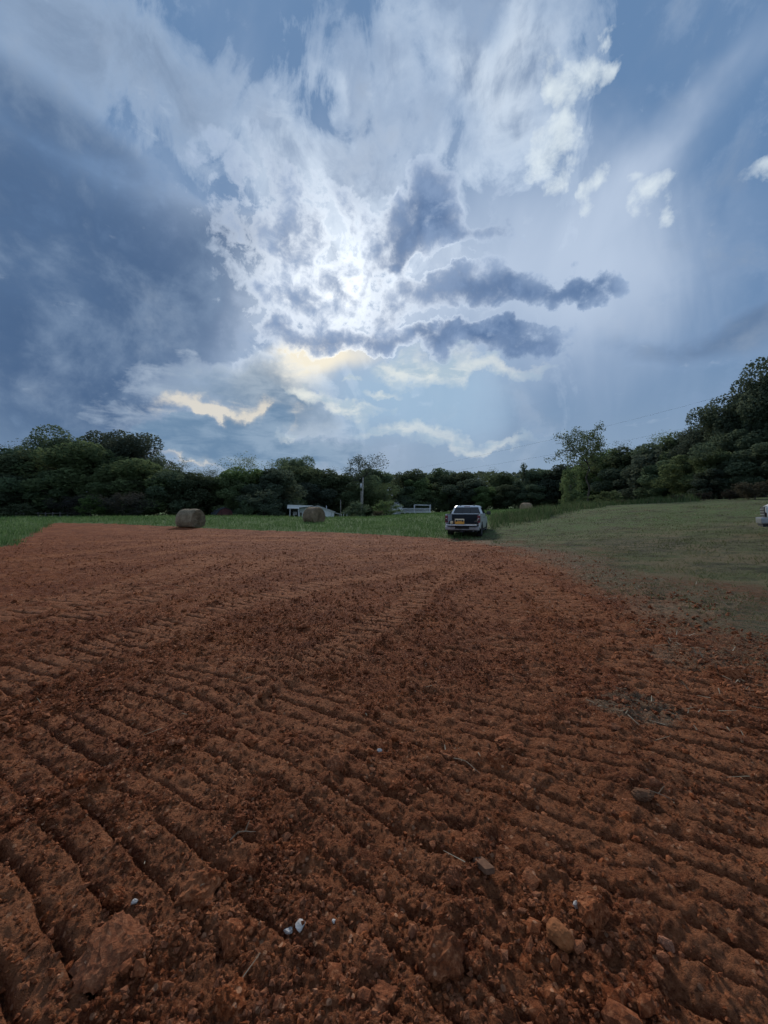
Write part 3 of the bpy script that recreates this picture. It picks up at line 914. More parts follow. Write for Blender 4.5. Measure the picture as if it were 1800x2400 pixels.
def crown_points(tips, n, r, flat=0.7, loose=0.0, shell=2.2):
    rad_ = np.array([b for _, b in tips]); c = np.array([a for a, _ in tips])
    w = rad_ ** 2; w /= w.sum()
    k = r.choice(len(tips), n, p=w)
    d = r.normal(size=(n, 3)); d /= np.linalg.norm(d, axis=1)[:, None]
    rr_ = r.random(n) ** (1 / shell) * (1.0 + loose * r.random(n)) + 0.05 * np.abs(r.normal(size=n))
    return c[k] + d * (rr_ * rad_[k])[:, None] * np.array((1, 1, flat))

PROTO = {}
def proto(key, seed, leaf, n, size, droop=0.0, loose=0.0, clump=1.0, **kw):
    bag, tips, r = grow(seed, **kw)
    tips = [(a, b * clump) for a, b in tips]
    pts = crown_points(tips, n, r, 1.05, loose, 4.0 if kw.get('lobes') else 1.9)
    pts = pts[pts[:, 2] > 0.05]
    top = pts[:, 2].max(); wid = np.percentile(np.abs(pts[:, :2]), 96)
    PROTO[key] = (bag.mesh('trunk', MAT['bark'], True), leaves_mesh('crown', pts, size, MAT[leaf], r, droop=droop), top, wid)
# tall dark oaks
proto('oak1', 11, 'leaf_dark', 26000, 0.42, H=16, spread=0.40, crown0=0.22, n_limb=19, sub=4, trunk_r=0.36, lobes=True)
proto('oak2', 12, 'leaf_dark', 26000, 0.42, H=16, spread=0.46, crown0=0.30, n_limb=18, sub=4, trunk_r=0.38, lobes=True)
# wood-edge trees leafed to the ground
proto('edge1', 21, 'leaf_mid', 15000, 0.44, H=12, spread=0.42, crown0=0.06, n_limb=17, sub=4, trunk_r=0.22, shape='round', lobes=True)
proto('edge2', 22, 'leaf_mid', 15000, 0.44, H=12, spread=0.36, crown0=0.05, n_limb=18, sub=4, trunk_r=0.20, shape='egg', lobes=True)
proto('edge3', 23, 'leaf_dark', 15000, 0.44, H=12, spread=0.40, crown0=0.05, n_limb=18, sub=4, trunk_r=0.22, shape='round', lobes=True)
# feathery locusts with open tops
proto('locust1', 31, 'leaf_pale', 7000, 0.24, H=12, spread=0.40, crown0=0.15, n_limb=16, sub=8, trunk_r=0.18, shape='vase', loose=0.25, bare=0.12)
proto('locust2', 32, 'leaf_pale', 6000, 0.24, H=12, spread=0.44, crown0=0.20, n_limb=15, sub=8, trunk_r=0.18, shape='vase', loose=0.3, bare=0.2)
# small pointed tree
proto('cedar', 41, 'leaf_dark', 8000, 0.26, H=10, spread=0.34, crown0=0.04, n_limb=22, sub=6, trunk_r=0.16, shape='cone')
# open crowned tree standing above the woods
proto('umbrella', 51, 'leaf_dark', 3600, 0.34, H=14, spread=0.40, crown0=0.50, n_limb=12, sub=6, trunk_r=0.24, shape='vase', bare=0.25)
# the lone tree of the meadow with its long left bough
bough = [[(0, 0, 6.6), (-1.6, -0.3, 8.3), (-2.9, -0.5, 9.6), (-4.0, -0.6, 10.6), (-4.9, -0.6, 11.0)],
         [(-2.0, -0.3, 8.6), (-3.3, -0.2, 8.7), (-4.4, 0.1, 8.2), (-5.4, 0.2, 7.4)]]
proto('lone', 61, 'leaf_mid', 5200, 0.26, H=12.2, spread=0.27, crown0=0.50, n_limb=14, sub=7, trunk_r=0.17, shape='round', loose=0.5, bare=0.22,
      extra=[(b, [0.08, 0.06, 0.045, 0.03, 0.015][:len(b)]) for b in bough])
# shrubs
proto('shrub_green', 71, 'leaf_mid', 3500, 0.16, H=3.0, spread=0.50, crown0=0.02, n_limb=16, sub=5, trunk_r=0.05, shape='round')
proto('shrub_dark', 72, 'leaf_dark', 3500, 0.17, H=3.0, spread=0.55, crown0=0.02, n_limb=16, sub=5, trunk_r=0.05, shape='round')
proto('shrub_plum', 73, 'leaf_plum', 4500, 0.15, H=3.4, spread=0.62, crown0=0.02, n_limb=20, sub=6, trunk_r=0.05, shape='round')
proto('shrub_lime', 74, 'leaf_lime', 2400, 0.17, H=3.4, spread=0.40, crown0=0.04, n_limb=14, sub=5, trunk_r=0.05, shape='round', loose=0.4)
proto('shrub_brown', 75, 'leaf_brown', 3200, 0.15, H=2.0, spread=0.60, crown0=0.02, n_limb=16, sub=5, trunk_r=0.04, shape='round', loose=0.4)

def X_at(px, depth):
    return (px - 900.0) / F_PX * depth
def plant(kind, px, top, depth, wpx, label, name='tree', cat='tree', group=None, rz=None, zoff=0.0):
    """a tree whose crown centre lies in direction px, reaching up to row top of the photograph, at the given depth"""
    tr, cr, ht, wd = PROTO[kind]
    x, y = X_at(px, depth), depth
    z = float(terrain(x, y)) + zoff
    H = CAM_H + (1200 - top) / F_PX * depth - z
    sz = max(0.3, H / ht)
    sw = (wpx / 2 / F_PX * depth) / wd if wpx else sz
    sw = min(max(sw, 0.55 * sz), 1.8 * sz)
    root = empty(name, (x, y, z), random.uniform(0, 6.28) if rz is None else rz)
    root.scale = (sw, sw, sz)
    link('trunk' if cat == 'tree' else 'stem', tr, root)
    link('crown' if cat == 'tree' else 'foliage', cr, root)
    tag(root, label, cat, group)
    return root

# --- left woods (pixel column, top row, depth, crown width in pixels)
GL = 'trees of the left woods'
plant('oak1', 140, 1000, 84, 150, 'tall dark oak, left of the two highest crowns in the left woods', group=GL)
plant('oak2', 285, 1006, 86, 170, 'broad dark oak, right of the two highest crowns in the left woods', group=GL)
plant('oak1', 362, 1058, 84, 60, 'small dark crown stepping down right of the tall left oaks', group=GL)
plant('locust2', 40, 1024, 82, 100, 'feathery pale treetop at the left edge of the picture', group=GL)
plant('edge1', 205, 1040, 72, 180, 'green rounded tree in front of the two tall dark oaks', group=GL)
plant('edge2', 70, 1056, 72, 150, 'green tree below the feathery treetop at the left edge', group=GL)
plant('edge3', -40, 1045, 70, 160, 'dark tree cut by the left edge of the picture', group=GL)
plant('edge1', 330, 1078, 72, 150, 'green tree below the right tall oak of the left woods', group=GL)
plant('locust1', 437, 1076, 76, 105, 'feathery tree rising behind the left hay bale', group=GL)
plant('locust2', 508, 1092, 78, 80, 'low pale treetop in the dip beside the cream cloud', group=GL)
plant('edge2', 470, 1108, 74, 150, 'green tree directly above the left hay bale', group=GL)
plant('edge3', 395, 1100, 72, 130, 'dark tree left of the left hay bale', group=GL)
plant('locust2', 592, 1062, 84, 120, 'pale twiggy tree with an airy top, left of the white house', group=GL)
plant('edge2', 560, 1092, 80, 130, 'green tree under the pale twiggy treetop', group=GL)
plant('edge3', 640, 1094, 82, 120, 'dark tree between the twiggy tree and the far dome', group=GL)
for px, top, dep, w, lb in ((120, 1100, 69, 110, 'shaded low tree behind the left dusky shrub'), (20, 1110, 68, 120, 'shaded low tree at the far left edge behind the rail fence'),
        (255, 1110, 69, 120, 'shaded low tree directly behind the lime green bush'), (310, 1125, 70, 100, 'shaded low tree behind the right dusky shrub'),
        (530, 1120, 76, 110, 'shaded low tree behind the red shed'), (600, 1130, 77, 110, 'shaded low tree between the red shed and the white house')):
    plant('edge3' if px % 20 == 0 else 'edge1', px, top, dep, w, lb, group=GL + ', front row')
# --- middle woods
GM = 'trees of the middle woods'
plant('oak2', 690, 1066, 128, 95, 'dark domed crown far behind the white house', group=GM)
plant('edge1', 700, 1090, 104, 140, 'green tree behind the roof of the white house', group=GM)
plant('locust1', 752, 1090, 106, 60, 'thin pale treetop between the dark dome and the open-crowned tree', group=GM)
plant('umbrella', 843, 1058, 112, 90, 'open-crowned tree standing out above the middle woods', group=GM)
plant('edge2', 780, 1100, 104, 120, 'green tree left of the utility pole', group=GM)
plant('edge3', 880, 1096, 118, 90, 'dark rounded tree right of the open-crowned tree', group=GM)
plant('locust1', 900, 1120, 98, 120, 'speckled pale tree just right of the utility pole', group=GM)
plant('edge1', 850, 1128, 100, 100, 'green tree behind the utility pole', group=GM)
plant('edge1', 962, 1100, 128, 85, 'far green tree above the white deck', group=GM)
plant('edge3', 1030, 1098, 130, 70, 'far dark tree to the right above the white deck', group=GM)
plant('edge2', 985, 1120, 124, 110, 'green tree directly behind the white deck', group=GM)
plant('edge1', 1075, 1106, 124, 100, 'far tree above the roof of the pickup', group=GM)
plant('locust1', 1135, 1096, 122, 80, 'pale treetop right of the pickup roof', group=GM)
plant('edge3', 1105, 1120, 112, 110, 'dark tree behind the pickup roof', group=GM)
plant('edge2', 1180, 1106, 112, 90, 'green tree left of the pointed dark tree', group=GM)
plant('cedar', 1228, 1084, 104, 62, 'pointed dark tree above the small hay bale', group=GM)
plant('edge3', 1270, 1098, 104, 90, 'dark tree between the pointed tree and the lone tree', group=GM)
plant('edge1', 1190, 1136, 102, 110, 'lower green tree behind the small hay bale', group=GM)
plant('edge3', 1320, 1090, 98, 90, 'dark tree behind the lone tree, on its left', group=GM)
for px, top, dep, w, lb in ((735, 1130, 98, 100, 'shaded low tree rising over the ridge of the white house'), (660, 1126, 96, 100, 'shaded low tree left of the porch of the white house'),
        (950, 1140, 122, 90, 'shaded low tree above the left end of the white deck'), (1040, 1134, 120, 110, 'shaded low tree between the white deck and the pickup'),
        (1140, 1140, 106, 100, 'shaded low tree just right of the pickup cab'), (1250, 1136, 98, 100, 'shaded low tree right behind the small distant bale')):
    plant('edge3' if px % 20 else 'edge1', px, top, dep, w, lb, group=GM + ', front row')
# --- right woods, coming nearer and higher
GR = 'trees of the right woods'
plant('edge1', 1410, 1055, 86, 110, 'tree right behind the lone tree of the meadow', group=GR)
plant('edge2', 1470, 1046, 80, 110, 'green tree on the first rise of the right woods', group=GR)
plant('locust1', 1500, 1030, 80, 110, 'pale treetop on the rising line of the right woods', group=GR)
plant('edge3', 1545, 1036, 72, 110, 'dark tree below the pale tops of the right woods', group=GR)
plant('locust2', 1572, 1003, 72, 100, 'airy pale treetop halfway up the right woods', group=GR)
plant('edge1', 1610, 1010, 66, 110, 'green tree halfway up the right woods', group=GR)
plant('oak1', 1640, 982, 62, 90, 'dark tree near the top of the right woods', group=GR)
plant('oak2', 1705, 930, 56, 120, 'tall dark oak second from the right edge', group=GR)
plant('oak1', 1790, 842, 50, 150, 'tallest dark oak at the right edge of the picture', group=GR)
plant('oak2', 1880, 820, 48, 160, 'dark oak cut by the right edge of the picture', group=GR)
plant('edge3', 1740, 1000, 50, 120, 'dark tree under the tallest oak at the right edge', group=GR)
plant('edge1', 1620, 1062, 56, 130, 'leafy green tree at the near front of the right woods', group=GR)
plant('edge2', 1690, 1050, 51, 110, 'green tree at the right front of the right woods', group=GR)
plant('edge3', 1790, 1040, 46, 120, 'dark tree at the right edge below the oaks', group=GR)
for px, top, dep, w, lb in ((1380, 1100, 88, 100, 'dark low tree straight behind the trunk of the lone tree'), (1450, 1096, 78, 100, 'dark low tree first to the right of the lone tree'),
        (1510, 1086, 70, 100, 'dark low tree second to the right of the lone tree'), (1560, 1080, 64, 100, 'dark low tree third to the right of the lone tree'),
        (1670, 1100, 50, 90, 'dark low tree left of the brush below the tall right oaks'), (1750, 1096, 47, 90, 'dark low tree right above the nose of the white pickup')):
    plant('edge3', px, top, dep, w, lb, group=GR + ', front row')
# --- the lone tree and the shrubs
plant('lone', 1378, 994, 60, 0, 'lone open tree on the meadow with a long bare bough to its left', name='lone_tree', rz=0.0)
GS = 'shrubs along the wood edge'
def shrub(kind, px, top, depth, w, label, group=GS):
    return plant(kind, px, top, depth, w, label, 'shrub', 'shrub', group)
shrub('shrub_plum', 175, 1158, 62, 120, 'dusky shrub left of the lime green bush')
shrub('shrub_plum', 290, 1150, 60, 120, 'large dusky rounded shrub right of the lime green bush')
shrub('shrub_lime', 213, 1160, 58, 62, 'lime green young bush between two dusky shrubs')
shrub('shrub_green', 48, 1178, 62, 60, 'low pale green bush above the rail fence at far left')
shrub('shrub_dark', 618, 1146, 70, 90, 'dark purple-green bush left of the white house')
shrub('shrub_dark', 585, 1168, 69, 60, 'low dark bush beside the red shed')
shrub('shrub_green', 690, 1160, 88, 70, 'bush behind the porch of the white house')
shrub('shrub_green', 905, 1172, 72, 100, 'tangled green bush right of the utility pole')
shrub('shrub_dark', 838, 1174, 74, 60, 'dark bush at the foot of the utility pole')
shrub('shrub_brown', 888, 1196, 66, 60, 'weedy brown clump in front of the tangled bush')
shrub('shrub_green', 985, 1150, 118, 80, 'green bush behind the white deck')
shrub('shrub_green', 1338, 1092, 57, 46, 'leafy low growth left of the lone tree trunk')
shrub('shrub_green', 1340, 1152, 56, 66, 'leafy bush at the foot of the lone tree')
shrub('shrub_green', 1430, 1148, 60, 60, 'rounded bush just right of the lone tree')
shrub('shrub_brown', 1455, 1176, 54, 70, 'brown weeds at the meadow edge right of the lone tree')
for px, top, dep, w, lb in ((1590, 1158, 46, 90, 'leftmost brownish brush at the foot of the right woods'), (1650, 1152, 44, 90, 'second brownish brush from the left under the right woods'),
        (1710, 1146, 41, 90, 'third brownish brush from the left under the right woods'), (1770, 1124, 38, 100, 'tall brownish brush above the nose of the white pickup')):
    shrub('shrub_brown', px, top, dep, w, lb, GS + ' on the right')
# --- distant wood behind the tree line, one mass
def mass(name, cols, depth0, depth1, n, size, mat, label):
    r = np.random.default_rng(99)
    px = r.uniform(cols[0][0], cols[-1][0], n)
    dep = r.uniform(depth0, depth1, n)
    top = np.interp(px, [c[0] for c in cols], [c[1] for c in cols])
    x = X_at(px, dep)
    lump = 10 * fbm(px / 22.0, px * 0 + 3.3, 3, 500) + 12 * fbm(px / 60.0, dep / 9.0, 2, 510)
    zt = CAM_H + (1200 - top + lump) / F_PX * dep
    z0 = terrain(x, dep)
    z = z0 + (zt - z0) * r.random(n) ** 0.7
    pts = np.stack([x, dep, z], -1)
    o = link(name, leaves_mesh(name, pts, size, mat, r))
    tag(o, label, 'woods', kind='stuff')
mass('distant_woods', [(-160, 1080), (100, 1075), (330, 1086), (420, 1112), (520, 1118), (620, 1110), (800, 1114), (1000, 1112), (1200, 1112), (1320, 1104), (1450, 1090), (1540, 1082)],
     134, 150, 26000, 1.5, MAT['leaf_dark'], 'far wood seen as one dark mass behind the tree line')
mass('right_hill_woods', [(1480, 1070), (1600, 1030), (1700, 985), (1800, 930), (1950, 900)], 66, 78, 9000, 0.9, MAT['leaf_dark'],
     'dark mass of the wood behind the right-hand trees')
def thicket(name, line, n, h, size, mat, label):
    """closed brush along the foot of the woods"""
    r = np.random.default_rng(123)
    t_ = r.random(n)
    px = np.interp(t_, np.linspace(0, 1, len(line)), [c[0] for c in line])
    dep = np.interp(px, [c[0] for c in line], [c[1] for c in line]) + r.uniform(0, 5, n)
    x = X_at(px, dep)
    hh_ = h * (0.55 + 0.9 * vnoise(px / 26.0, dep * 0.2, 520))
    z = terrain(x, dep) + hh_ * r.random(n) ** 0.8
    tag(link(name, leaves_mesh(name, np.stack([x, dep, z], -1), size, mat, r)), label, 'undergrowth', kind='stuff')
thicket('woodland_undergrowth', [(-60, 74), (120, 74), (330, 74), (520, 78), (640, 92), (780, 100), (900, 110), (1100, 116), (1250, 108), (1340, 96), (1450, 80), (1560, 66), (1660, 56), (1760, 49), (1880, 44)],
        26000, 3.6, 0.5, MAT['leaf_dark'], 'dark closed undergrowth along the foot of the woods')
# ------------------------------------------------------------------ mesh helpers for built things
import bmesh
def box_bm(bm, x0, x1, y0, y1, z0, z1, bev=0.0, seg=2):
    v = [bm.verts.new(c) for c in ((x0, y0, z0), (x1, y0, z0), (x1, y1, z0), (x0, y1, z0), (x0, y0, z1), (x1, y0, z1), (x1, y1, z1), (x0, y1, z1))]
    fs = [bm.faces.new([v[i] for i in q]) for q in ((3, 2, 1, 0), (4, 5, 6, 7), (0, 1, 5, 4), (1, 2, 6, 5), (2, 3, 7, 6), (3, 0, 4, 7))]
    if bev > 0:
        es = list({e for f in fs for e in f.edges})
        bmesh.ops.bevel(bm, geom=es, offset=bev, segments=seg, affect='EDGES', profile=0.6)
def finish(bm, name, mat, parent=None, loc=None, rot=None, smooth=False):
    bmesh.ops.recalc_face_normals(bm, faces=bm.faces)
    me = bpy.data.meshes.new(name)
    bm.to_mesh(me); bm.free()
    if smooth:
        me.polygons.foreach_set('use_smooth', [True] * len(me.polygons))
    me.materials.append(mat)
    return link(name, me, parent, loc, rot)
def box(name, mat, parent, x0, x1, y0, y1, z0, z1, bev=0.0, **kw):
    bm = bmesh.new()
    box_bm(bm, x0, x1, y0, y1, z0, z1, bev)
    return finish(bm, name, mat, parent, **kw)
def prism(name, mat, parent, poly, axis, a, b, bev=0.0, **kw):
    """polygon extruded between a and b along axis ('x': poly is (y,z); 'y': poly is (x,z); 'z': poly is (x,y))"""
    bm = bmesh.new()
    def pt(p, t):
        return {'x': (t, p[0], p[1]), 'y': (p[0], t, p[1]), 'z': (p[0], p[1], t)}[axis]
    A = [bm.verts.new(pt(p, a)) for p in poly]; B = [bm.verts.new(pt(p, b)) for p in poly]
    bm.faces.new(A); bm.faces.new(B[::-1])
    n = len(poly)
    for i in range(n):
        bm.faces.new((A[i], B[i], B[(i + 1) % n], A[(i + 1) % n]))
    if bev:
        bmesh.ops.bevel(bm, geom=list(bm.edges), offset=bev, segments=2, affect='EDGES')
    bmesh.ops.triangulate(bm, faces=[f for f in bm.faces if len(f.verts) > 4])
    return finish(bm, name, mat, parent, **kw)
def panel(name, mat, parent, pts, thick=0.012):
    """flat polygon with a little thickness along its normal"""
    p = [Vector(q) for q in pts]
    n = (p[1] - p[0]).cross(p[2] - p[0]).normalized() * thick
    bm = bmesh.new()
    A = [bm.verts.new(q) for q in p]; B = [bm.verts.new(q + n) for q in p]
    bm.faces.new(A[::-1]); bm.faces.new(B)
    for i in range(len(p)):
        j = (i + 1) % len(p)
        bm.faces.new((A[i], A[j], B[j], B[i]))
    return finish(bm, name, mat, parent)
def lathe(name, mat, parent, prof, axis='x', seg=28, loc=None, rot=None, smooth=True):
    """profile of (radius, t) turned about an axis"""
    v, f = [], []
    n = len(prof)
    for k in range(seg):
        a = 2 * math.pi * k / seg
        for r_, t_ in prof:
            c, s = r_ * math.cos(a), r_ * math.sin(a)
            v.append({'x': (t_, c, s), 'y': (c, t_, s), 'z': (c, s, t_)}[axis])
    for k in range(seg):
        k2 = (k + 1) % seg
        for i in range(n - 1):
            f.append((k * n + i, k * n + i + 1, k2 * n + i + 1, k2 * n + i))
    bag = Bag(); bag.add(np.array(v), f)
    o = link(name, bag.mesh(name, mat, smooth), parent, loc, rot)
    return o
def rod(name, mat, parent, a, b, r0, r1=None, sides=8):
    bag = Bag()
    vv, ff = tube([a, b], [r0, r1 or r0], sides)
    ff = list(ff) + [tuple(range(sides))[::-1], tuple(range(sides, 2 * sides))]
    bag.add(vv, ff)
    return link(name, bag.mesh(name, mat, True), parent)

def paint(name, c, dirt=(0.16, 0.09, 0.05)):
    m, t, bs = material(name)
    p = coords(t)
    n = t.noise(p, 3.0, 5, 0.65)
    sp = t.new('ShaderNodeSeparateXYZ'); t.put(sp.inputs[0], p)
    low = t.smooth(V(t, sp.outputs[2]) + (n - 0.5) * 0.7, 0.35, 0.85, 0.5, 0.04)
    t.put(bs.inputs['Base Color'], t.mix(low, c, dirt))
    bs.inputs['Roughness'].default_value = 0.28
    bs.inputs['Specular IOR Level'].default_value = 0.5
    bs.inputs['Coat Weight'].default_value = 0.4
    bs.inputs['Coat Roughness'].default_value = 0.1
    return m
MAT['paint'] = paint('silver_white_paint', (0.62, 0.64, 0.66))
MAT['paint_white'] = paint('white_paint', (0.80, 0.80, 0.78))
MAT['glass'] = plain('tinted_glass', (0.010, 0.012, 0.016), 0.06, 0.0, 0.6, 0.1)
MAT['rubber'] = plain('tyre_rubber', (0.018, 0.018, 0.019), 0.85, 0.0, 0.2, 0.3, 8)
MAT['trim'] = plain('black_trim', (0.020, 0.021, 0.024), 0.55, 0.0, 0.35, 0.2)
MAT['liner'] = plain('bed_liner', (0.022, 0.024, 0.030), 0.8, 0.0, 0.25, 0.25, 20)
MAT['alloy'] = plain('grey_alloy', (0.30, 0.30, 0.31), 0.35, 0.8, 0.5, 0.15)
MAT['chrome'] = plain('bumper_metal', (0.30, 0.31, 0.33), 0.34, 0.6, 0.5, 0.2)
MAT['red_lens'] = plain('red_lens', (0.16, 0.02, 0.035), 0.15, 0.0, 0.6, 0.2)
MAT['clear_lens'] = plain('clear_lens', (0.55, 0.57, 0.60), 0.12, 0.0, 0.6, 0.1)
MAT['orange_case'] = plain('orange_plastic', (0.70, 0.32, 0.05), 0.5, 0.0, 0.4, 0.15, 12)
MAT['tan'] = plain('tan_plastic', (0.58, 0.50, 0.34), 0.6, 0.0, 0.3, 0.15, 20)

def wheel(parent, x, y, side):
    w = link('wheel', None, parent, (x, y, 0.41))
    r_, hw = 0.41, 0.145
    prof = [(0.27, -hw * 0.9), (0.33, -hw), (0.385, -hw), (0.405, -hw * 0.8), (r_, -hw * 0.4), (r_, hw * 0.4), (0.405, hw * 0.8), (0.385, hw), (0.33, hw), (0.27, hw * 0.9)]
    lathe('tyre', MAT['rubber'], w, prof, 'x', 28)
    bag = Bag()
    n = 60
    for k in range(n):                                   # tread blocks
        a = 2 * math.pi * k / n
        off_ = 0.05 * (1 if k % 2 else -1)
        c, s = math.cos(a), math.sin(a)
        vv = []
        for rr_, tt in ((0.402, -0.016), (0.424, -0.012), (0.424, 0.012), (0.402, 0.016)):
            for xx in (-0.075 + off_, 0.075 + off_):
                vv.append((xx, rr_ * c - tt * s, rr_ * s + tt * c))
        bag.add(np.array(vv), [(0, 1, 3, 2), (2, 3, 5, 4), (4, 5, 7, 6), (0, 2, 4, 6), (1, 7, 5, 3)])
    link('tread', bag.mesh('tread', MAT['rubber']), w)
    s = side
    lathe('rim', MAT['alloy'], w, [(0.275, -s * 0.10), (0.275, s * 0.12), (0.25, s * 0.125), (0.235, s * 0.08), (0.07, s * 0.06), (0.06, s * 0.10), (0.001, s * 0.10)], 'x', 24)
    bag = Bag()
    for k in range(6):
        a = 2 * math.pi * k / 6
        vv, ff = tube([(s * 0.09, 0.05 * math.cos(a), 0.05 * math.sin(a)), (s * 0.105, 0.25 * math.cos(a), 0.25 * math.sin(a))], [0.035, 0.028], 5)
        bag.add(vv, ff)
    link('spokes', bag.mesh('spokes', MAT['alloy']), w)
    return w

def arch(cy, r_, n=9, z0=0.55):
    """points of a wheel-arch cut, from rear to front"""
    a0 = math.asin((z0 - 0.41) / r_)
    return [(cy - r_ * math.cos(t), 0.41 + r_ * math.sin(t)) for t in np.linspace(a0, math.pi - a0, n)]

def pickup(loc, rz, mat, gate_open, label, name='pickup_truck'):
    T = empty(name, loc, rz)
    RA, FA = 1.22, 4.92
    # lower sills under the whole length
    box('chassis', MAT['trim'], T, -0.80, 0.80, 0.15, 5.6, 0.36, 0.60, 0.03)
    for s in (-1, 1):
        xs = (s * 0.915, s * 1.00)
        prof = [(0.04, 0.60)] + arch(RA, 0.52) + [(1.96, 0.50), (1.96, 1.40), (1.0, 1.42), (0.04, 1.40)]
        o = prism('bed_side', mat, T, prof, 'x', min(xs), max(xs), 0.012)
        prism('arch_trim', MAT['trim'], o, [(RA + math.cos(t) * q, 0.41 + math.sin(t) * q) for q, ts in ((0.56, np.linspace(0.2, 2.94, 10)), (0.515, np.linspace(2.94, 0.2, 10))) for t in ts],
              'x', s * 0.99, s * 1.025)
        box('wheel_housing', MAT['liner'], T, min(s * 0.60, s * 0.92), max(s * 0.60, s * 0.92), RA - 0.5, RA + 0.5, 0.62, 1.0, 0.06)
        box('bed_rail', MAT['trim'], T, min(s * 0.88, s * 1.0), max(s * 0.88, s * 1.0), 0.05, 1.95, 1.405, 1.43, 0.008)
        # tail light in three cells
        tl = box('tail_light', MAT['red_lens'], T, min(s * 0.85, s * 1.012), max(s * 0.85, s * 1.012), -0.035, 0.10, 0.92, 1.34, 0.02)
        box('lens_frame', MAT['trim'], tl, min(s * 0.875, s * 0.975), max(s * 0.875, s * 0.975), -0.046, -0.03, 1.00, 1.10, 0.004)
        box('reverse_lens', MAT['clear_lens'], tl, min(s * 0.88, s * 0.965), max(s * 0.88, s * 0.965), -0.046, -0.03, 1.13, 1.17, 0.004)
        # front wings
        prof = [(4.05, 0.52)] + arch(FA, 0.52) + [(5.55, 0.55), (5.80, 0.70), (5.80, 1.02), (5.55, 1.16), (4.05, 1.30)]
        o = prism('front_wing', mat, T, prof, 'x', min(s * 0.86, s * 1.0), max(s * 0.86, s * 1.0), 0.02)
        hl = box('headlight', MAT['clear_lens'], T, min(s * 0.70, s * 0.97), max(s * 0.70, s * 0.97), 5.70, 5.83, 0.86, 1.08, 0.03)
        box('lamp_surround', MAT['trim'], hl, min(s * 0.66, s * 0.70), max(s * 0.66, s * 0.70), 5.72, 5.845, 0.84, 1.10, 0.006)
        # doors, crew cab
        for y0, y1 in ((2.0, 2.98), (3.0, 4.04)):
            d = prism('door', mat, T, [(y0, 0.52), (y1, 0.52), (y1, 1.37), (y0, 1.40)], 'x', min(s * 0.88, s * 1.004), max(s * 0.88, s * 1.004), 0.012)
            box('handle', MAT['trim'], d, min(s * 1.0, s * 1.03), max(s * 1.0, s * 1.03), y0 + 0.08, y0 + 0.26, 1.19, 1.23, 0.008)
        m_ = box('side_mirror', MAT['trim'], T, min(s * 1.08, s * 1.34), max(s * 1.08, s * 1.34), 3.86, 3.98, 1.36, 1.60, 0.03)
        box('mirror_arm', MAT['trim'], m_, min(s * 0.96, s * 1.10), max(s * 0.96, s * 1.10), 3.88, 3.94, 1.40, 1.45, 0.01)
        panel('mirror_glass', MAT['glass'], m_, [(s * 1.10, 3.855, 1.39), (s * 1.32, 3.855, 1.39), (s * 1.32, 3.855, 1.57), (s * 1.10, 3.855, 1.57)], 0.004)
        wheel(T, s * 0.86, RA, s); wheel(T, s * 0.86, FA, s)
        lathe('roof_light', MAT['trim'], T, [(0.001, 0.05), (0.03, 0.045), (0.045, 0.0), (0.045, -0.02)], 'z', 10, loc=(s * 0.42, 2.35, 1.955))
        box('step_bar', MAT['trim'], T, min(s * 0.94, s * 1.04), max(s * 0.94, s * 1.04), 2.1, 4.1, 0.40, 0.46, 0.015)
    # greenhouse
    bm = bmesh.new()
    rings = []
    for z, xw, ya, yb in ((1.36, 0.995, 1.97, 4.30), (1.42, 0.985, 1.98, 4.22), (1.86, 0.80, 2.24, 3.56), (1.935, 0.72, 2.34, 3.40), (1.955, 0.55, 2.5, 3.25)):
        ring = [(-xw, ya + 0.10, z), (-xw * 0.9, ya, z), (xw * 0.9, ya, z), (xw, ya + 0.10, z), (xw, yb - 0.12, z), (xw * 0.88, yb, z), (-xw * 0.88, yb, z), (-xw, yb - 0.12, z)]
        rings.append([bm.verts.new(q) for q in ring])
    for A, B in zip(rings[:-1], rings[1:]):
        for i in range(8):
            j = (i + 1) % 8
            bm.faces.new((A[i], A[j], B[j], B[i]))
    bm.faces.new(rings[-1]); bm.faces.new(rings[0][::-1])
    cab = finish(bm, 'cab', mat, T)
    def on(z, front):
        f = (z - 1.42) / 0.44
        return (4.22 + (3.56 - 4.22) * f) if front else (1.98 + (2.24 - 1.98) * f)
    def wx(z):
        return 0.985 + (0.80 - 0.985) * (z - 1.42) / 0.44
    z0, z1 = 1.445, 1.83
    rw = panel('rear_window', MAT['glass'], T, [(-wx(z0) * 0.86, on(z0, 0) - 0.004, z0), (wx(z0) * 0.86, on(z0, 0) - 0.004, z0), (wx(z1) * 0.86, on(z1, 0) - 0.004, z1), (-wx(z1) * 0.86, on(z1, 0) - 0.004, z1)])
    for sx in (-0.24, 0.24):
        panel('slider_frame', MAT['trim'], rw, [(sx - 0.012, on(z0, 0) - 0.018, z0), (sx + 0.012, on(z0, 0) - 0.018, z0), (sx + 0.012, on(z1, 0) - 0.018, z1), (sx - 0.012, on(z1, 0) - 0.018, z1)], 0.006)
    panel('windscreen', MAT['glass'], T, [(wx(z0) * 0.86, on(z0, 1) + 0.004, z0), (-wx(z0) * 0.86, on(z0, 1) + 0.004, z0), (-wx(z1) * 0.86, on(z1, 1) + 0.004, z1), (wx(z1) * 0.86, on(z1, 1) + 0.004, z1)])
    for s in (-1, 1):
        for y0, y1, y2, y3 in ((2.20, 2.96, 2.96, 2.42), (3.04, 3.98, 3.48, 3.04)):
            q = [(s * (wx(1.46) + 0.003), y0, 1.46), (s * (wx(1.46) + 0.003), y1, 1.46), (s * (wx(1.80) + 0.003), y2, 1.80), (s * (wx(1.80) + 0.003), y3, 1.80)]
            panel('side_window', MAT['glass'], T, q if s > 0 else q[::-1])
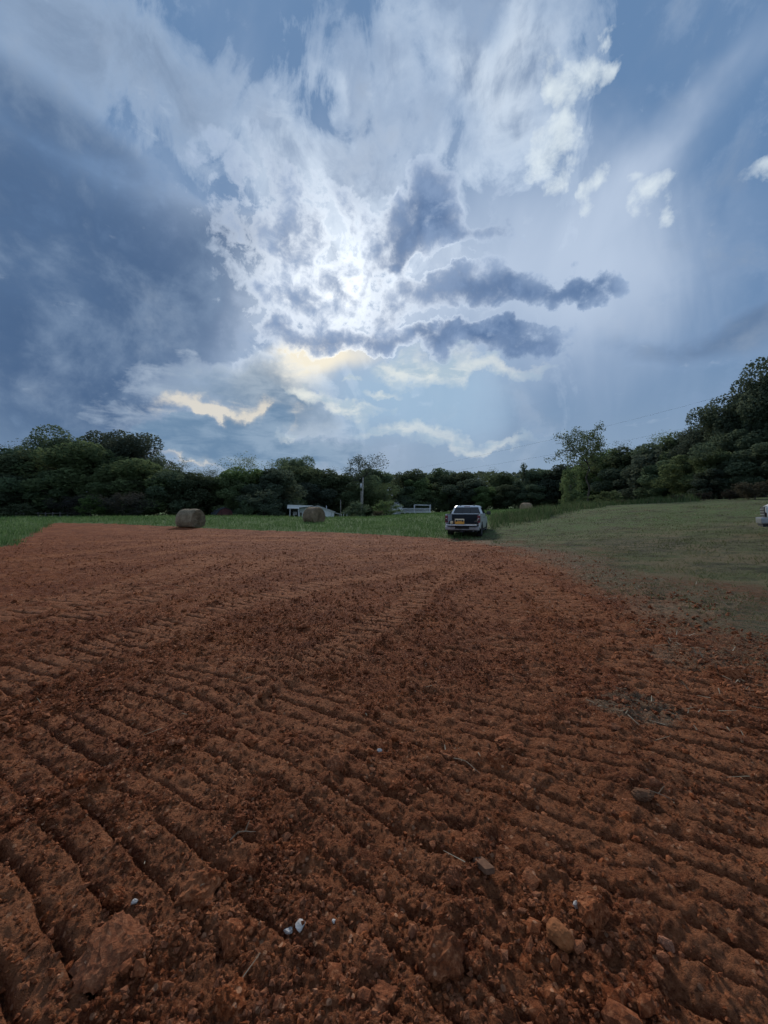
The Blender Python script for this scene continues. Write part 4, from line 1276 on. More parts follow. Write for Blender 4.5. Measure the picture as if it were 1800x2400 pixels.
    box('brake_light', MAT['red_lens'], T, -0.18, 0.18, 2.235, 2.28, 1.865, 1.90, 0.008)
    # bed
    box('bed_floor', MAT['liner'], T, -0.905, 0.905, 0.05, 1.95, 0.74, 0.80, 0.01)
    box('bed_front_wall', MAT['liner'], T, -0.905, 0.905, 1.89, 1.955, 0.80, 1.40, 0.01)
    if gate_open:
        g = box('tailgate', mat, T, -0.84, 0.84, -0.56, 0.02, 0.755, 0.82, 0.015)
        box('gate_liner', MAT['liner'], g, -0.76, 0.76, -0.50, 0.0, 0.823, 0.832, 0.003)
        for s in (-1, 1):
            rod('gate_cable', MAT['trim'], g, (s * 0.84, -0.38, 0.83), (s * 0.90, 0.06, 1.22), 0.012, sides=5)
    else:
        g = box('tailgate', mat, T, -0.845, 0.845, -0.03, 0.05, 0.78, 1.39, 0.02)
        box('handle', MAT['trim'], g, -0.12, 0.12, -0.05, -0.028, 1.20, 1.28, 0.006)
    b = box('rear_bumper', MAT['chrome'], T, -0.98, 0.98, -0.20, 0.06, 0.48, 0.70, 0.045)
    box('step_pad', MAT['trim'], b, -0.40, 0.40, -0.212, -0.10, 0.56, 0.712, 0.01)
    box('hitch', MAT['trim'], T, -0.09, 0.09, -0.30, 0.2, 0.36, 0.47, 0.015)
    box('differential', MAT['trim'], T, -0.72, 0.72, RA - 0.09, RA + 0.09, 0.33, 0.48, 0.05)
    rod('exhaust_pipe', MAT['chrome'], T, (0.62, -0.02, 0.42), (0.58, 0.9, 0.45), 0.045)
    # nose
    prism('bonnet', mat, T, [(4.05, 1.02), (5.70, 0.98), (5.78, 1.08), (5.60, 1.20), (4.30, 1.385), (4.05, 1.385)], 'x', -0.87, 0.87, 0.02)
    gr = box('grille', MAT['trim'], T, -0.66, 0.66, 5.72, 5.84, 0.72, 1.09, 0.02)
    for k in range(3):
        box('grille_bar', MAT['chrome'], gr, -0.64, 0.64, 5.842, 5.86, 0.78 + 0.10 * k, 0.82 + 0.10 * k, 0.005)
    fb = box('front_bumper', MAT['chrome'], T, -0.99, 0.99, 5.72, 5.98, 0.46, 0.70, 0.05)
    box('bumper_lip', MAT['trim'], fb, -0.92, 0.92, 5.72, 5.93, 0.36, 0.458, 0.02)
    tag(T, label, 'pickup truck', 'pickup trucks on the site')
    return T

TRX, TRY = 4.55, 22.3
truck_rz = R(-19)
truck = pickup((TRX, TRY, gz(TRX, TRY) - 0.02), truck_rz, MAT['paint'], True,
               'silver white pickup seen from behind, tailgate down, at the edge of the clay')
WX, WY = 16.6, 17.3
RFX, RFY, RRZ = 14.24, 14.6, R(50)
RTX, RTY = RFX + 5.98 * math.sin(RRZ), RFY - 5.98 * math.cos(RRZ)
right_truck = pickup((RTX, RTY, 0.0), RRZ, MAT['paint_white'], False,
                     'white pickup nose at the right edge of the picture, on the dry lawn')
def along(t_):
    return gz(RTX - t_ * math.sin(RRZ), RTY + t_ * math.cos(RRZ))
right_truck.rotation_euler.x = math.atan2(along(4.92) - along(1.22), 3.7)
right_truck.location.z = along(1.22) - 1.22 * math.tan(right_truck.rotation_euler.x) - 0.03

# things lying on the lowered tailgate
def on_truck(x, y, z):
    return truck.matrix_basis @ Vector((x, y, z))
bpy.context.view_layer.update()
case = empty('tool_case', on_truck(-0.12, -0.30, 0.833), truck_rz + R(4))
box('case_body', MAT['orange_case'], case, -0.26, 0.26, -0.15, 0.15, 0.0, 0.18, 0.025)
box('case_lid', MAT['tan'], case, -0.265, 0.265, -0.155, 0.155, 0.184, 0.30, 0.03)
for s in (-1, 1):
    box('latch', MAT['trim'], case, s * 0.17 - 0.035, s * 0.17 + 0.035, -0.175, -0.15, 0.15, 0.25, 0.008)
hd = box('handle', MAT['trim'], case, -0.09, 0.09, -0.178, -0.157, 0.215, 0.245, 0.008)
tag(case, 'orange tool case with two dark latches on the lowered tailgate', 'tool case')
jug = empty('plastic_jug', on_truck(-0.58, -0.30, 0.833), truck_rz)
lathe('jug_body', MAT['tan'], jug, [(0.001, 0.0), (0.08, 0.0), (0.09, 0.015), (0.09, 0.13), (0.07, 0.17), (0.03, 0.185), (0.03, 0.20)], 'z', 16)
lathe('cap', MAT['trim'], jug, [(0.034, 0.195), (0.034, 0.225), (0.001, 0.227)], 'z', 12)
tag(jug, 'small tan jug beside the orange tool case on the tailgate', 'jug')

# ------------------------------------------------------------------ hay bales
def hay(name, a, b):
    m, t, bs = material(name)
    p = coords(t)
    st = t.noise(t.mapping(p, scale=(14.0, 1.0, 1.0), typ='POINT'), 4.0, 6, 0.7, 0.6)
    n = t.noise(p, 2.2, 5, 0.65)
    fine = t.noise(p, 45.0, 4, 0.7, 1.0)
    c = t.mix(t.smooth(st * 0.5 + n * 0.5, 0.36, 0.64), a, b)
    c = t.mix(t.smooth(fine, 0.52, 0.70, 0, 0.5), c, tuple(min(1, v * 1.7) for v in b))
    t.put(bs.inputs['Base Color'], c)
    bs.inputs['Roughness'].default_value = 0.95
    bump(t, bs, st + fine * 0.7, 1.0, 0.06)
    return m
MAT['hay'] = hay('weathered_hay', (0.170, 0.130, 0.082), (0.360, 0.285, 0.185))
MAT['hay_end'] = hay('brown_hay', (0.130, 0.090, 0.056), (0.290, 0.210, 0.132))
MAT['hay_pale'] = hay('tan_hay', (0.260, 0.180, 0.110), (0.460, 0.330, 0.215))
def bale(px, depth, rz, mat_side, mat_end, label, R0=0.76, L=1.5, seed=0):
    x, y = X_at(px, depth), depth
    z = gz(x, y)
    B = empty('hay_bale', (x, y, z), rz)
    r = np.random.default_rng(seed)
    nt_, na_ = 15, 48
    tt = np.linspace(-1, 1, nt_)
    ang = np.linspace(0, 2 * math.pi, na_, endpoint=False)
    v = []
    for t_ in tt:
        edge = 1 - 0.10 * max(0, abs(t_) - 0.72) / 0.28 * abs(t_)
        for a in ang:
            rr_ = R0 * edge * (1 + 0.05 * (vnoise(np.array([a * 3.0]), np.array([t_ * 3 + seed * 7.7]), seed)[0] - 0.5) + 0.02 * r.normal() * 0.5)
            zc = rr_ * math.sin(a)
            if zc < -0.62 * R0:
                zc = -0.62 * R0 - (abs(zc) - 0.62 * R0) * 0.25        # sagged on to the ground
            v.append((t_ * L / 2, rr_ * math.cos(a) * (1.05 if math.sin(a) < 0 else 1.0), zc))
    f = []
    for i in range(nt_ - 1):
        for k in range(na_):
            k2 = (k + 1) % na_
            f.append((i * na_ + k, (i + 1) * na_ + k, (i + 1) * na_ + k2, i * na_ + k2))
    zoff_ = 0.70 * R0 - 0.03
    v = np.array(v); v[:, 2] += zoff_
    bag = Bag(); bag.add(v, f)
    link('rolled_side', bag.mesh('rolled_side', mat_side, True), B)
    for s in (-1, 1):
        rimv = v[(0 if s < 0 else (nt_ - 1) * na_):][:na_]
        c = rimv.mean(0)
        ev = [c + np.array((s * 0.05, 0, 0))]; ef = []
        nr_ = 14
        for j in range(1, nr_ + 1):
            q = j / nr_
            for k in range(na_):
                ripple = 0.022 * math.sin(2 * math.pi * (q * 7 + k / na_)) * (1 - q ** 6)
                ev.append(c + (rimv[k] - c) * q + np.array((s * (0.05 * (1 - q ** 4) + ripple + 0.012 * r.normal() * (1 - q ** 8)), 0, 0)))
        for k in range(na_):
            ef.append((0, 1 + k, 1 + (k + 1) % na_))
        for j in range(nr_ - 1):
            for k in range(na_):
                k2 = (k + 1) % na_
                ef.append((1 + j * na_ + k, 1 + (j + 1) * na_ + k, 1 + (j + 1) * na_ + k2, 1 + j * na_ + k2))
        bag = Bag(); bag.add(np.array(ev), ef)
        link('rolled_end', bag.mesh('rolled_end', mat_end, True), B)
    # stray stalks
    k = r.integers(0, len(v), 900)
    base = v[k] + r.normal(size=(900, 3)) * 0.02
    out = v[k] - np.array((0, 0, zoff_)); out[:, 0] *= 0.2
    out = out / (np.linalg.norm(out, axis=1)[:, None] + 1e-6) + r.normal(size=(900, 3)) * 0.8
    out /= np.linalg.norm(out, axis=1)[:, None]
    Ls = r.uniform(0.04, 0.13, 900)[:, None]
    sd_ = np.cross(out, r.normal(size=(900, 3))); sd_ /= np.linalg.norm(sd_, axis=1)[:, None]
    tv = np.stack([base - sd_ * 0.006, base + sd_ * 0.006, base + out * Ls], 1).reshape(-1, 3)
    o = link('stray_stalks', mesh_np('stray_stalks', tv, np.arange(2700).reshape(-1, 3), mat_side), B)
    o['kind'] = 'stuff'
    tag(B, label, 'hay bale', 'round hay bales')
    return B
bale(447, 30.6, R(-16), MAT['hay'], MAT['hay_end'], 'weathered grey round bale at the far edge of the clay, leftmost of the three', seed=1, L=1.50, R0=0.86)
bale(736, 38.6, R(-38), MAT['hay_end'], MAT['hay_end'], 'brown round bale with its rolled end showing, in front of the white house', seed=2, L=1.5, R0=0.92)
bale(1233, 76.0, R(12), MAT['hay_pale'], MAT['hay_pale'], 'small distant tan bale on the meadow rise right of the pickup', seed=3, L=1.75, R0=0.92)

# ------------------------------------------------------------------ buildings
def siding(name, c, pitch, vertical=True):
    m, t, bs = material(name)
    p = coords(t)
    n = t.noise(p, 1.5, 5, 0.6)
    t.put(bs.inputs['Base Color'], t.mix(t.smooth(n, 0.3, 0.8), tuple(v * 0.82 for v in c), c))
    bs.inputs['Roughness'].default_value = 0.6
    return m
MAT['white_wall'] = siding('white_siding', (0.84, 0.86, 0.88), 0.2)
MAT['metal_roof'] = plain('pale_metal_roof', (0.74, 0.75, 0.76), 0.45, 0.0, 0.4, 0.1)
MAT['red_wall'] = plain('barn_red', (0.115, 0.045, 0.045), 0.8, 0.0, 0.2, 0.2)
MAT['dark_roof'] = plain('dark_shingle', (0.045, 0.048, 0.055), 0.85, 0.0, 0.2, 0.3)
MAT['grey_roof'] = plain('grey_shingle', (0.30, 0.31, 0.32), 0.7, 0.0, 0.2, 0.15)
MAT['shade'] = plain('dark_timber_and_shade', (0.035, 0.032, 0.030), 0.85, 0.0, 0.2, 0.3)  # dark timber, also the painted shade in the porch and under the deck
MAT['white_trim'] = plain('white_trim', (0.85, 0.86, 0.87), 0.5, 0.0, 0.3, 0.06)
MAT['pole_wood'] = plain('weathered_pole', (0.30, 0.275, 0.245), 0.85, 0.0, 0.15, 0.25, 3)
MAT['steel'] = plain('galvanised_steel', (0.42, 0.44, 0.46), 0.45, 0.5, 0.4, 0.1)
MAT['fence_wood'] = plain('grey_fence_rail', (0.16, 0.15, 0.14), 0.85, 0.0, 0.15, 0.2)
MAT['cloth'] = plain('pale_cloth', (0.62, 0.62, 0.63), 0.9, 0.0, 0.1, 0.1)

# white house: gable end towards us, porch on the left, lean-to on the right
D = 80.0
u = D / F_PX
hx = X_at(741, D)
hz = float(terrain(hx, D)) - 0.15
H_ = empty('white_house', (hx, D, hz), R(13))
def hp(px, py):                                  # pixel -> house metres
    return ((px - 741) * u, CAM_H + (1200 - py) * u - hz)
lx, ez_l = hp(702, 1193); rx, ez_r = hp(783, 1199.5); kx, kz = hp(745, 1186)
prism('gable_wall', MAT['white_wall'], H_, [(lx, 0), (rx, 0), (rx, ez_r), (kx, kz - 0.10), (lx, ez_l)], 'y', 0.0, 11.0)
nb = 34
for k in range(nb):                              # battens of the siding
    xx = lx + (rx - lx) * (k + 0.5) / nb
    zt = ez_l + (kz - ez_l) * (xx - lx) / (kx - lx) if xx < kx else kz + (ez_r - kz) * (xx - kx) / (rx - kx)
    box('siding_batten', MAT['white_wall'], H_, xx - 0.02, xx + 0.02, -0.022, 0.003, 0.02, zt - 0.14)
ro = prism('roof', MAT['metal_roof'], H_, [(lx - 0.25, ez_l - 0.02), (lx - 0.25, ez_l + 0.06), (kx, kz + 0.06), (rx + 0.25, ez_r + 0.0), (rx + 0.25, ez_r - 0.08), (kx, kz - 0.04)], 'y', -0.45, 11.4)
for k in range(9):
    q = (k + 0.5) / 9
    box('roof_seam', MAT['metal_roof'], ro, kx + (rx - kx) * q - 0.02, kx + (rx - kx) * q + 0.02, -0.45, 11.4, kz + (ez_r - kz) * q + 0.02, kz + (ez_r - kz) * q + 0.10)
rod('vent_pipe', MAT['steel'], ro, (kx + 2.0, 3.0, kz - 0.9), (kx + 2.0, 3.0, kz + 0.15), 0.09)
w = box('window', MAT['glass'], H_, lx + 0.18, lx + 0.55, -0.035, 0.01, 0.7, 1.8)
for a, b, c, d in ((lx + 0.10, lx + 0.18, 0.62, 1.88), (lx + 0.55, lx + 0.63, 0.62, 1.88)):
    box('frame', MAT['white_trim'], w, a, b, -0.05, 0.01, c, d)
box('sill', MAT['white_trim'], w, lx + 0.06, lx + 0.67, -0.08, 0.01, 0.56, 0.619)
box('downspout', MAT['steel'], H_, rx - 0.62, rx - 0.54, -0.07, -0.023, 0.02, ez_r - 0.05)
fx0, pz1 = hp(676, 1184); _, pz0 = hp(676, 1191)
prism('porch_roof', MAT['metal_roof'], H_, [(fx0, pz0 + 0.25), (fx0, pz1 + 0.05), (kx - 1.0, kz + 0.04), (kx - 1.0, kz - 0.03), (lx - 0.02, pz0 + 0.1)], 'y', -1.6, -0.5)
prism('porch_fascia', MAT['white_trim'], H_, [(fx0 - 0.05, pz0 - 0.1), (fx0 - 0.05, pz0 + 0.28), (lx, pz0 + 0.12), (lx, pz0 - 0.12)], 'y', -1.68, -1.605)
for px in (fx0 + 0.5, lx - 0.15):
    box('porch_post', MAT['white_trim'], H_, px - 0.06, px + 0.06, -1.55, -1.43, -0.2, pz0 - 0.05)
box('porch_wall', MAT['shade'], H_, fx0 + 0.2, lx - 0.05, 1.4, 1.5, 0.0, pz0)  # dark colour stands in for the shaded porch interior
box('porch_floor', MAT['shade'], H_, fx0, lx, -1.5, 1.4, -0.1, 0.25)
for k in range(3):
    box('porch_rail', MAT['shade'], H_, fx0 - 0.9 + 0.0, lx - 0.3, -1.44, -1.40, 0.40 + 0.25 * k, 0.46 + 0.25 * k)
prism('lean_to_roof', MAT['metal_roof'], H_, [(rx, ez_r - 0.22), (rx, ez_r - 0.12), (rx + 1.6, ez_r - 0.50), (rx + 1.6, ez_r - 0.60)], 'y', 0.0, 4.0)
for yy in (0.1, 3.8):
    box('lean_to_post', MAT['white_trim'], H_, rx + 1.48, rx + 1.56, yy, yy + 0.09, -0.2, ez_r - 0.55)
tag(H_, 'low white house with a porch and pale metal roof behind the middle bale', 'house')
laundry = empty('hanging_cloth', (H_.matrix_basis @ Vector((fx0 + 1.1, 0.3, 0))))
for k, (ax, az_, bz) in enumerate(((0.0, 1.2, 2.0), (0.42, 1.35, 2.0), (0.1, 0.45, 1.1))):
    bm = bmesh.new()
    g = [[bm.verts.new((ax + 0.36 * i / 4, 0.04 * math.sin(i * 2 + k), az_ + (bz - az_) * j / 3)) for i in range(5)] for j in range(4)]
    for j in range(3):
        for i in range(4):
            bm.faces.new((g[j][i], g[j][i + 1], g[j + 1][i + 1], g[j + 1][i]))
    o = finish(bm, 'cloth', MAT['cloth'], laundry)
    sm_ = o.modifiers.new('thick', 'SOLIDIFY'); sm_.thickness = 0.015
tag(laundry, 'pale cloths hanging in the dark porch of the white house', 'cloth')

# white garden frame right of the house
GF = empty('garden_frame', (X_at(809, 78), 78, float(terrain(X_at(809, 78), 78)) - 0.2), R(10))
rod('post', MAT['white_trim'], GF, (-0.45, 0, 0), (-0.25, 0, 1.9), 0.04)
rod('post', MAT['white_trim'], GF, (0.35, 0, 0), (0.35, 0, 1.75), 0.04)
rod('cross_bar', MAT['white_trim'], GF, (-0.40, 0, 0.75), (0.35, 0, 0.75), 0.03)
rod('seat_bar', MAT['white_trim'], GF, (0.35, 0, 0.45), (1.4, 0, 0.3), 0.03)
tag(GF, 'small white garden frame just right of the white house', 'frame')

# red gambrel shed
D = 71.0; u = D / F_PX
sx_ = X_at(521, D); szz = float(terrain(sx_, D)) - 0.1
S_ = empty('barn_shed', (sx_, D, szz), R(38))
hw_, wh, hh_ = 1.5, 1.35, 2.45
g_prof = [(-hw_, 0), (hw_, 0), (hw_, wh), (hw_ * 0.62, wh + 0.75), (0, hh_), (-hw_ * 0.62, wh + 0.75), (-hw_, wh)]
prism('wall', MAT['red_wall'], S_, g_prof, 'y', -1.9, 1.9)
outer = [(-hw_ - 0.15, wh - 0.12), (-hw_ * 0.62 - 0.03, wh + 0.80), (0, hh_ + 0.08), (hw_ * 0.62 + 0.03, wh + 0.80), (hw_ + 0.15, wh - 0.12)]
prism('roof', MAT['dark_roof'], S_, outer + [(p_[0] * 0.965, p_[1] - 0.07) for p_ in outer[::-1]], 'y', -2.05, 2.05)
dr = box('door', MAT['red_wall'], S_, -0.6, 0.6, -1.95, -1.895, 0.05, 1.75)
for a, b in ((-0.66, -0.605), (0.605, 0.66)):
    box('door_trim', MAT['shade'], dr, a, b, -1.96, -1.894, 0.03, 1.80)
tag(S_, 'dull red shed with a dark gambrel roof right of the left bale', 'shed')

# white deck with canopy frame and the grey-roofed house at its left
D = 108.0; u = D / F_PX
dx0, dx1 = X_at(936, D), X_at(1010, D)
zt_ = CAM_H + (1200 - 1200.5) * u
K_ = empty('deck', (0, D, 0))
zg = float(terrain((dx0 + dx1) / 2, D)) - 1.2
box('deck_floor', MAT['white_trim'], K_, dx0, dx1, 0, 4.0, zt_ - 0.12, zt_)
npst = 7
for k in range(npst):
    xx = dx0 + (dx1 - dx0) * (k + 0.1) / (npst - 0.8)
    box('deck_post', MAT['white_trim'], K_, xx - 0.09, xx + 0.09, 0.05, 0.23, zg, zt_ - 0.125)
box('deck_shade_panel', MAT['shade'], K_, dx0, dx1, 3.6, 3.7, zg, zt_ - 0.125)  # dark panel added behind the posts as the shade below the deck
rt = zt_ + 1.05
for zz in (0.12, 1.0):
    box('rail', MAT['white_trim'], K_, dx0, dx1, -0.03, 0.05, zt_ + zz, zt_ + zz + 0.09)
nbal = 44
for k in range(nbal):
    xx = dx0 + (dx1 - dx0) * (k + 0.5) / nbal
    box('baluster', MAT['white_trim'], K_, xx - 0.035, xx + 0.035, -0.02, 0.03, zt_ + 0.212, zt_ + 0.998)
tag(K_, 'raised white deck with a baluster railing, left of the pickup in the distance', 'deck')
C_ = empty('canopy_frame', (X_at(991, D), D + 1.6, zt_))
cw = 75 * u / 4
for xx in (-cw, cw):
    for yy in (-1.2, 1.2):
        rod('canopy_post', MAT['white_trim'], C_, (xx, yy, 0), (xx, yy, 2.05 - 0.08 * (xx > 0)), 0.06)
for yy in (-1.2, 1.2):
    rod('canopy_beam', MAT['white_trim'], C_, (-cw, yy, 2.08), (cw, yy, 1.98), 0.07)
for xx in (-cw, cw):
    rod('canopy_beam', MAT['white_trim'], C_, (xx, -1.2, 2.05), (xx, 1.2, 2.05), 0.07)
tag(C_, 'open white canopy frame standing on the distant deck', 'canopy frame')
G_ = empty('grey_roof_house', (X_at(931, 112), 112, zg), R(20))
prism('wall', MAT['white_wall'], G_, [(-1.6, 0), (1.6, 0), (1.6, 3.4), (0, 4.5), (-1.6, 3.4)], 'y', 0, 5.0)
prism('roof', MAT['grey_roof'], G_, [(-1.9, 3.2), (0, 4.55), (1.9, 3.2), (1.9, 3.36), (0, 4.72), (-1.9, 3.36)], 'y', -0.3, 5.3)
tag(G_, 'small house with a grey roof half hidden by bushes left of the deck', 'house')

# utility poles and wires
def pole(px, top, bot_extra, depth, r0, label, lean=0.0, name='utility_pole', fittings=True):
    x = X_at(px, depth); z = float(terrain(x, depth))
    h = CAM_H + (1200 - top) / F_PX * depth - z
    P_ = empty(name, (x, depth, z))
    rod('shaft', MAT['pole_wood'], P_, (lean, 0, -0.4), (0, 0, h), r0, r0 * 0.72, 10)
    if fittings:
        tr_ = lathe('transformer', MAT['steel'], P_, [(0.001, -0.45), (0.2, -0.45), (0.22, -0.4), (0.22, 0.35), (0.18, 0.42), (0.001, 0.45)], 'z', 14, loc=(-0.38, 0, h - 1.5))
        for s in (-0.08, 0.08):
            rod('bushing', MAT['steel'], tr_, (s, 0, 0.42), (s, 0, 0.62), 0.03)
        box('bracket', MAT['steel'], P_, -0.3, 0.0, -0.05, 0.05, h - 1.6, h - 1.45)
        rod('insulator', MAT['steel'], P_, (0, 0, h - 0.02), (0, 0, h + 0.22), 0.05)
    tag(P_, label, 'utility pole', 'wooden poles by the white house')
    return (x, depth, z + h)
top1 = pole(851, 1121, 0, 76, 0.17, 'tall leaning utility pole with a transformer, right of the white house', lean=-0.22)
pole(846.5, 1150, 0, 77.5, 0.12, 'shorter bare pole standing close beside the tall utility pole', fittings=False)
pole(798.5, 1171, 0, 79, 0.075, 'thin short pole at the lean-to of the white house', fittings=False)
def wire(a, b, sag, r_, label):
    a, b = np.array(a), np.array(b)
    pts = [a + (b - a) * t - np.array((0, 0, 4 * sag * t * (1 - t))) for t in np.linspace(0, 1, 26)]
    bag = Bag(); bag.add(*tube(pts, [r_] * 26, 4))
    tag(link('power_line', bag.mesh('power_line', MAT['trim'])), label, 'power line', 'overhead wires')
wire((top1[0], top1[1], top1[2] + 0.1), (70.0, 46.0, 24.0), 1.6, 0.008, 'upper overhead wire rising across the sky to the right')
wire((top1[0], top1[1], top1[2] - 0.9), (72.0, 48.0, 20.0), 1.6, 0.008, 'lower overhead wire rising across the sky to the right')

# rail fence at the far left
D = 64.0
xs_ = [X_at(p_, D) for p_ in (38, 56, 73, 90, 107, 124, 141, 158, 175)]
z_f = lambda x_: float(terrain(x_, D))
FN = empty('rail_fence', (xs_[0], D, z_f(xs_[0])))
for k, x_ in enumerate(xs_):
    zz = z_f(x_) - z_f(xs_[0])
    box('post', MAT['fence_wood'], FN, x_ - xs_[0] - 0.07, x_ - xs_[0] + 0.07, -0.07, 0.07, zz - 0.3, zz + 1.25)
    if k:
        xa, za = xs_[k - 1] - xs_[0], z_f(xs_[k - 1]) - z_f(xs_[0])
        for hgt in (0.55, 1.02):
            rod('rail', MAT['fence_wood'], FN, (xa, -0.08, za + hgt), (x_ - xs_[0], -0.08, zz + hgt), 0.05, sides=6)
tag(FN, 'low grey post and rail fence at the far left below the woods', 'fence')
# ------------------------------------------------------------------ grass, weeds, straw
def blade_mesh(name, x, y, z, h, w, lean, mat, tone, r):
    n = len(x)
    a = r.uniform(0, 2 * math.pi, n)
    dxv, dyv = np.cos(a), np.sin(a)
    la = r.uniform(0, 2 * math.pi, n)
    lx_, ly_ = np.cos(la) * lean * h, np.sin(la) * lean * h
    p0 = np.stack([x - dxv * w / 2, y - dyv * w / 2, z - 0.02], -1)
    p1 = np.stack([x + dxv * w / 2, y + dyv * w / 2, z - 0.02], -1)
    p2 = np.stack([x + lx_, y + ly_, z + h], -1)
    v = np.stack([p0, p1, p2], 1).reshape(-1, 3)
    return mesh_np(name, v, np.arange(3 * n).reshape(-1, 3), mat, False, {'tone': np.repeat(tone, 3)})
def grass_material(name, a, b, c_, trans=0.35):
    m = bpy.data.materials.new(name); m.use_nodes = True
    nt = m.node_tree; nt.nodes.clear(); t = NT(nt)
    tn = t.attr('tone')
    cc = t.mix(t.smooth(tn, 0.0, 0.6, 0, 1, 'LINEAR'), a, b)
    cc = t.mix(t.smooth(tn, 0.6, 1.0, 0, 1, 'LINEAR'), cc, c_)
    d = t.new('ShaderNodeBsdfDiffuse'); t.put(d.inputs['Color'], cc)
    tr = t.new('ShaderNodeBsdfTranslucent'); t.put(tr.inputs['Color'], cc)
    mx = t.new('ShaderNodeMixShader'); mx.inputs[0].default_value = trans
    nt.links.new(d.outputs[0], mx.inputs[1]); nt.links.new(tr.outputs[0], mx.inputs[2])
    out = t.new('ShaderNodeOutputMaterial'); nt.links.new(mx.outputs[0], out.inputs['Surface'])
    return m
MAT['grass'] = grass_material('meadow_grass', (0.056, 0.105, 0.036), (0.120, 0.195, 0.068), (0.190, 0.255, 0.110))
MAT['weed'] = grass_material('tall_weeds', (0.045, 0.075, 0.030), (0.090, 0.135, 0.055), (0.170, 0.165, 0.095))
MAT['dry_grass'] = grass_material('dry_mown_grass', (0.070, 0.092, 0.034), (0.140, 0.138, 0.064), (0.300, 0.240, 0.145))
MAT['straw'] = grass_material('straw', (0.150, 0.125, 0.085), (0.260, 0.215, 0.150), (0.400, 0.340, 0.245), 0.2)
gr_ = np.random.default_rng(31)
def lush_at(x, y):
    v = sstep(-0.5, 0.5, (-0.55 * (x - 4.2) + 0.36 * (y - 23.0)) / 3.0 + 1.2 * fbm(x * 0.25, y * 0.25, 3, 350))
    return np.where(x < 0, 1.0, v)
# lush meadow: blades thin out with distance and grow in clumps
n = 150000
x, y = scatter_area(n, 14.0, 110.0, 0.15, R(50))
sd_ = dirt_sd(x, y); lu = lush_at(x, y)
cl = fbm(x * 0.9, y * 0.9, 4, 600)
k = (sd_ < 0.15 + 0.5 * cl) & (gr_.random(n) < lu * np.clip(0.75 + 1.6 * cl, 0.15, 1))
x, y, cl = x[k], y[k], cl[k]
dist = np.hypot(x, y)
mown = np.where((x > 5) & (y < 36), 0.35, 1.0)
h = (0.10 + 0.16 * gr_.random(len(x)) + 0.25 * np.clip(cl, 0, 1)) * (1 + 0.006 * dist) * mown
tag(link('meadow_grass', blade_mesh('meadow_grass', x, y, terrain(x, y) + lawn_bumps(x, y), h, 0.010 + 0.0010 * dist, 0.45, MAT['grass'],
    np.clip(0.45 + 1.1 * fbm(x * 0.35, y * 0.35, 4, 610) + 0.3 * gr_.normal(size=len(x)) * 0.8, 0, 1), gr_)),
    'green grass of the meadow behind the bare clay', 'grass', kind='stuff')
# dry mown lawn on the right
n = 150000
x, y = scatter_area(n, 4.6, 45.0, 0.35, R(52))
sd_ = dirt_sd(x, y); lu = lush_at(x, y)
pat = fbm(x * 0.7, y * 0.7, 5, 620, 0.6)
k = (x > 2.6) & (sd_ < 1.6) & (gr_.random(n) < (1.05 - lu)) & (gr_.random(n) < np.clip(0.55 + 1.8 * pat, 0.06, 1) * sstep(1.2, -1.4, sd_ - 5.0 * pat))
x, y = x[k], y[k]; dist = np.hypot(x, y)
tn_ = np.clip(0.42 + 2.2 * fbm(x * 0.4, y * 0.6, 5, 630) + 0.28 * gr_.normal(size=len(x)), 0, 1)
tag(link('mown_grass', blade_mesh('mown_grass', x, y, ground_z(x, y), 0.02 + 0.09 * gr_.random(len(x)) * (0.3 + 4.0 * np.clip(fbm(x * 1.3, y * 1.3, 4, 660) + 0.05, 0, 1)), 0.006 + 0.0012 * dist, 1.1, MAT['dry_grass'], tn_, gr_)),
    'short dry mown grass of the lawn on the right', 'grass', kind='stuff')
# tall weeds along the meadow edge behind the pickup and round the lone tree
def weed_patch(name, segs, n, h0, h1, mat, label):
    xs_, ys_ = [], []
    for (px0, d0, px1, d1, wd, cnt) in segs:
        t_ = gr_.random(int(n * cnt))
        px = px0 + (px1 - px0) * t_; dp = d0 + (d1 - d0) * t_ + gr_.normal(size=len(t_)) * wd
        xs_.append(X_at(px, dp)); ys_.append(dp)
    x, y = np.concatenate(xs_), np.concatenate(ys_)
    cl = fbm(x * 0.6, y * 0.6, 4, 640)
    k = gr_.random(len(x)) < np.clip(0.6 + 2.0 * cl, 0.05, 1)
    x, y, cl = x[k], y[k], cl[k]
    h = (h0 + (h1 - h0) * gr_.random(len(x)) ** 1.6) * np.clip(0.7 + 1.5 * cl, 0.3, 1.6)
    tag(link(name, blade_mesh(name, x, y, terrain(x, y), h, 0.02 + 0.0011 * y, 0.35, mat, np.clip(0.5 + 0.35 * gr_.normal(size=len(x)), 0, 1), gr_)), label, 'weeds', kind='stuff')
weed_patch('tall_weeds', [(1150, 34, 1290, 40, 3.0, 0.35), (1260, 42, 1420, 52, 3.5, 0.40), (1420, 54, 1640, 46, 2.0, 0.25)], 26000, 0.35, 1.15, MAT['weed'],
           'tall weeds at the edge of the meadow round the lone tree')
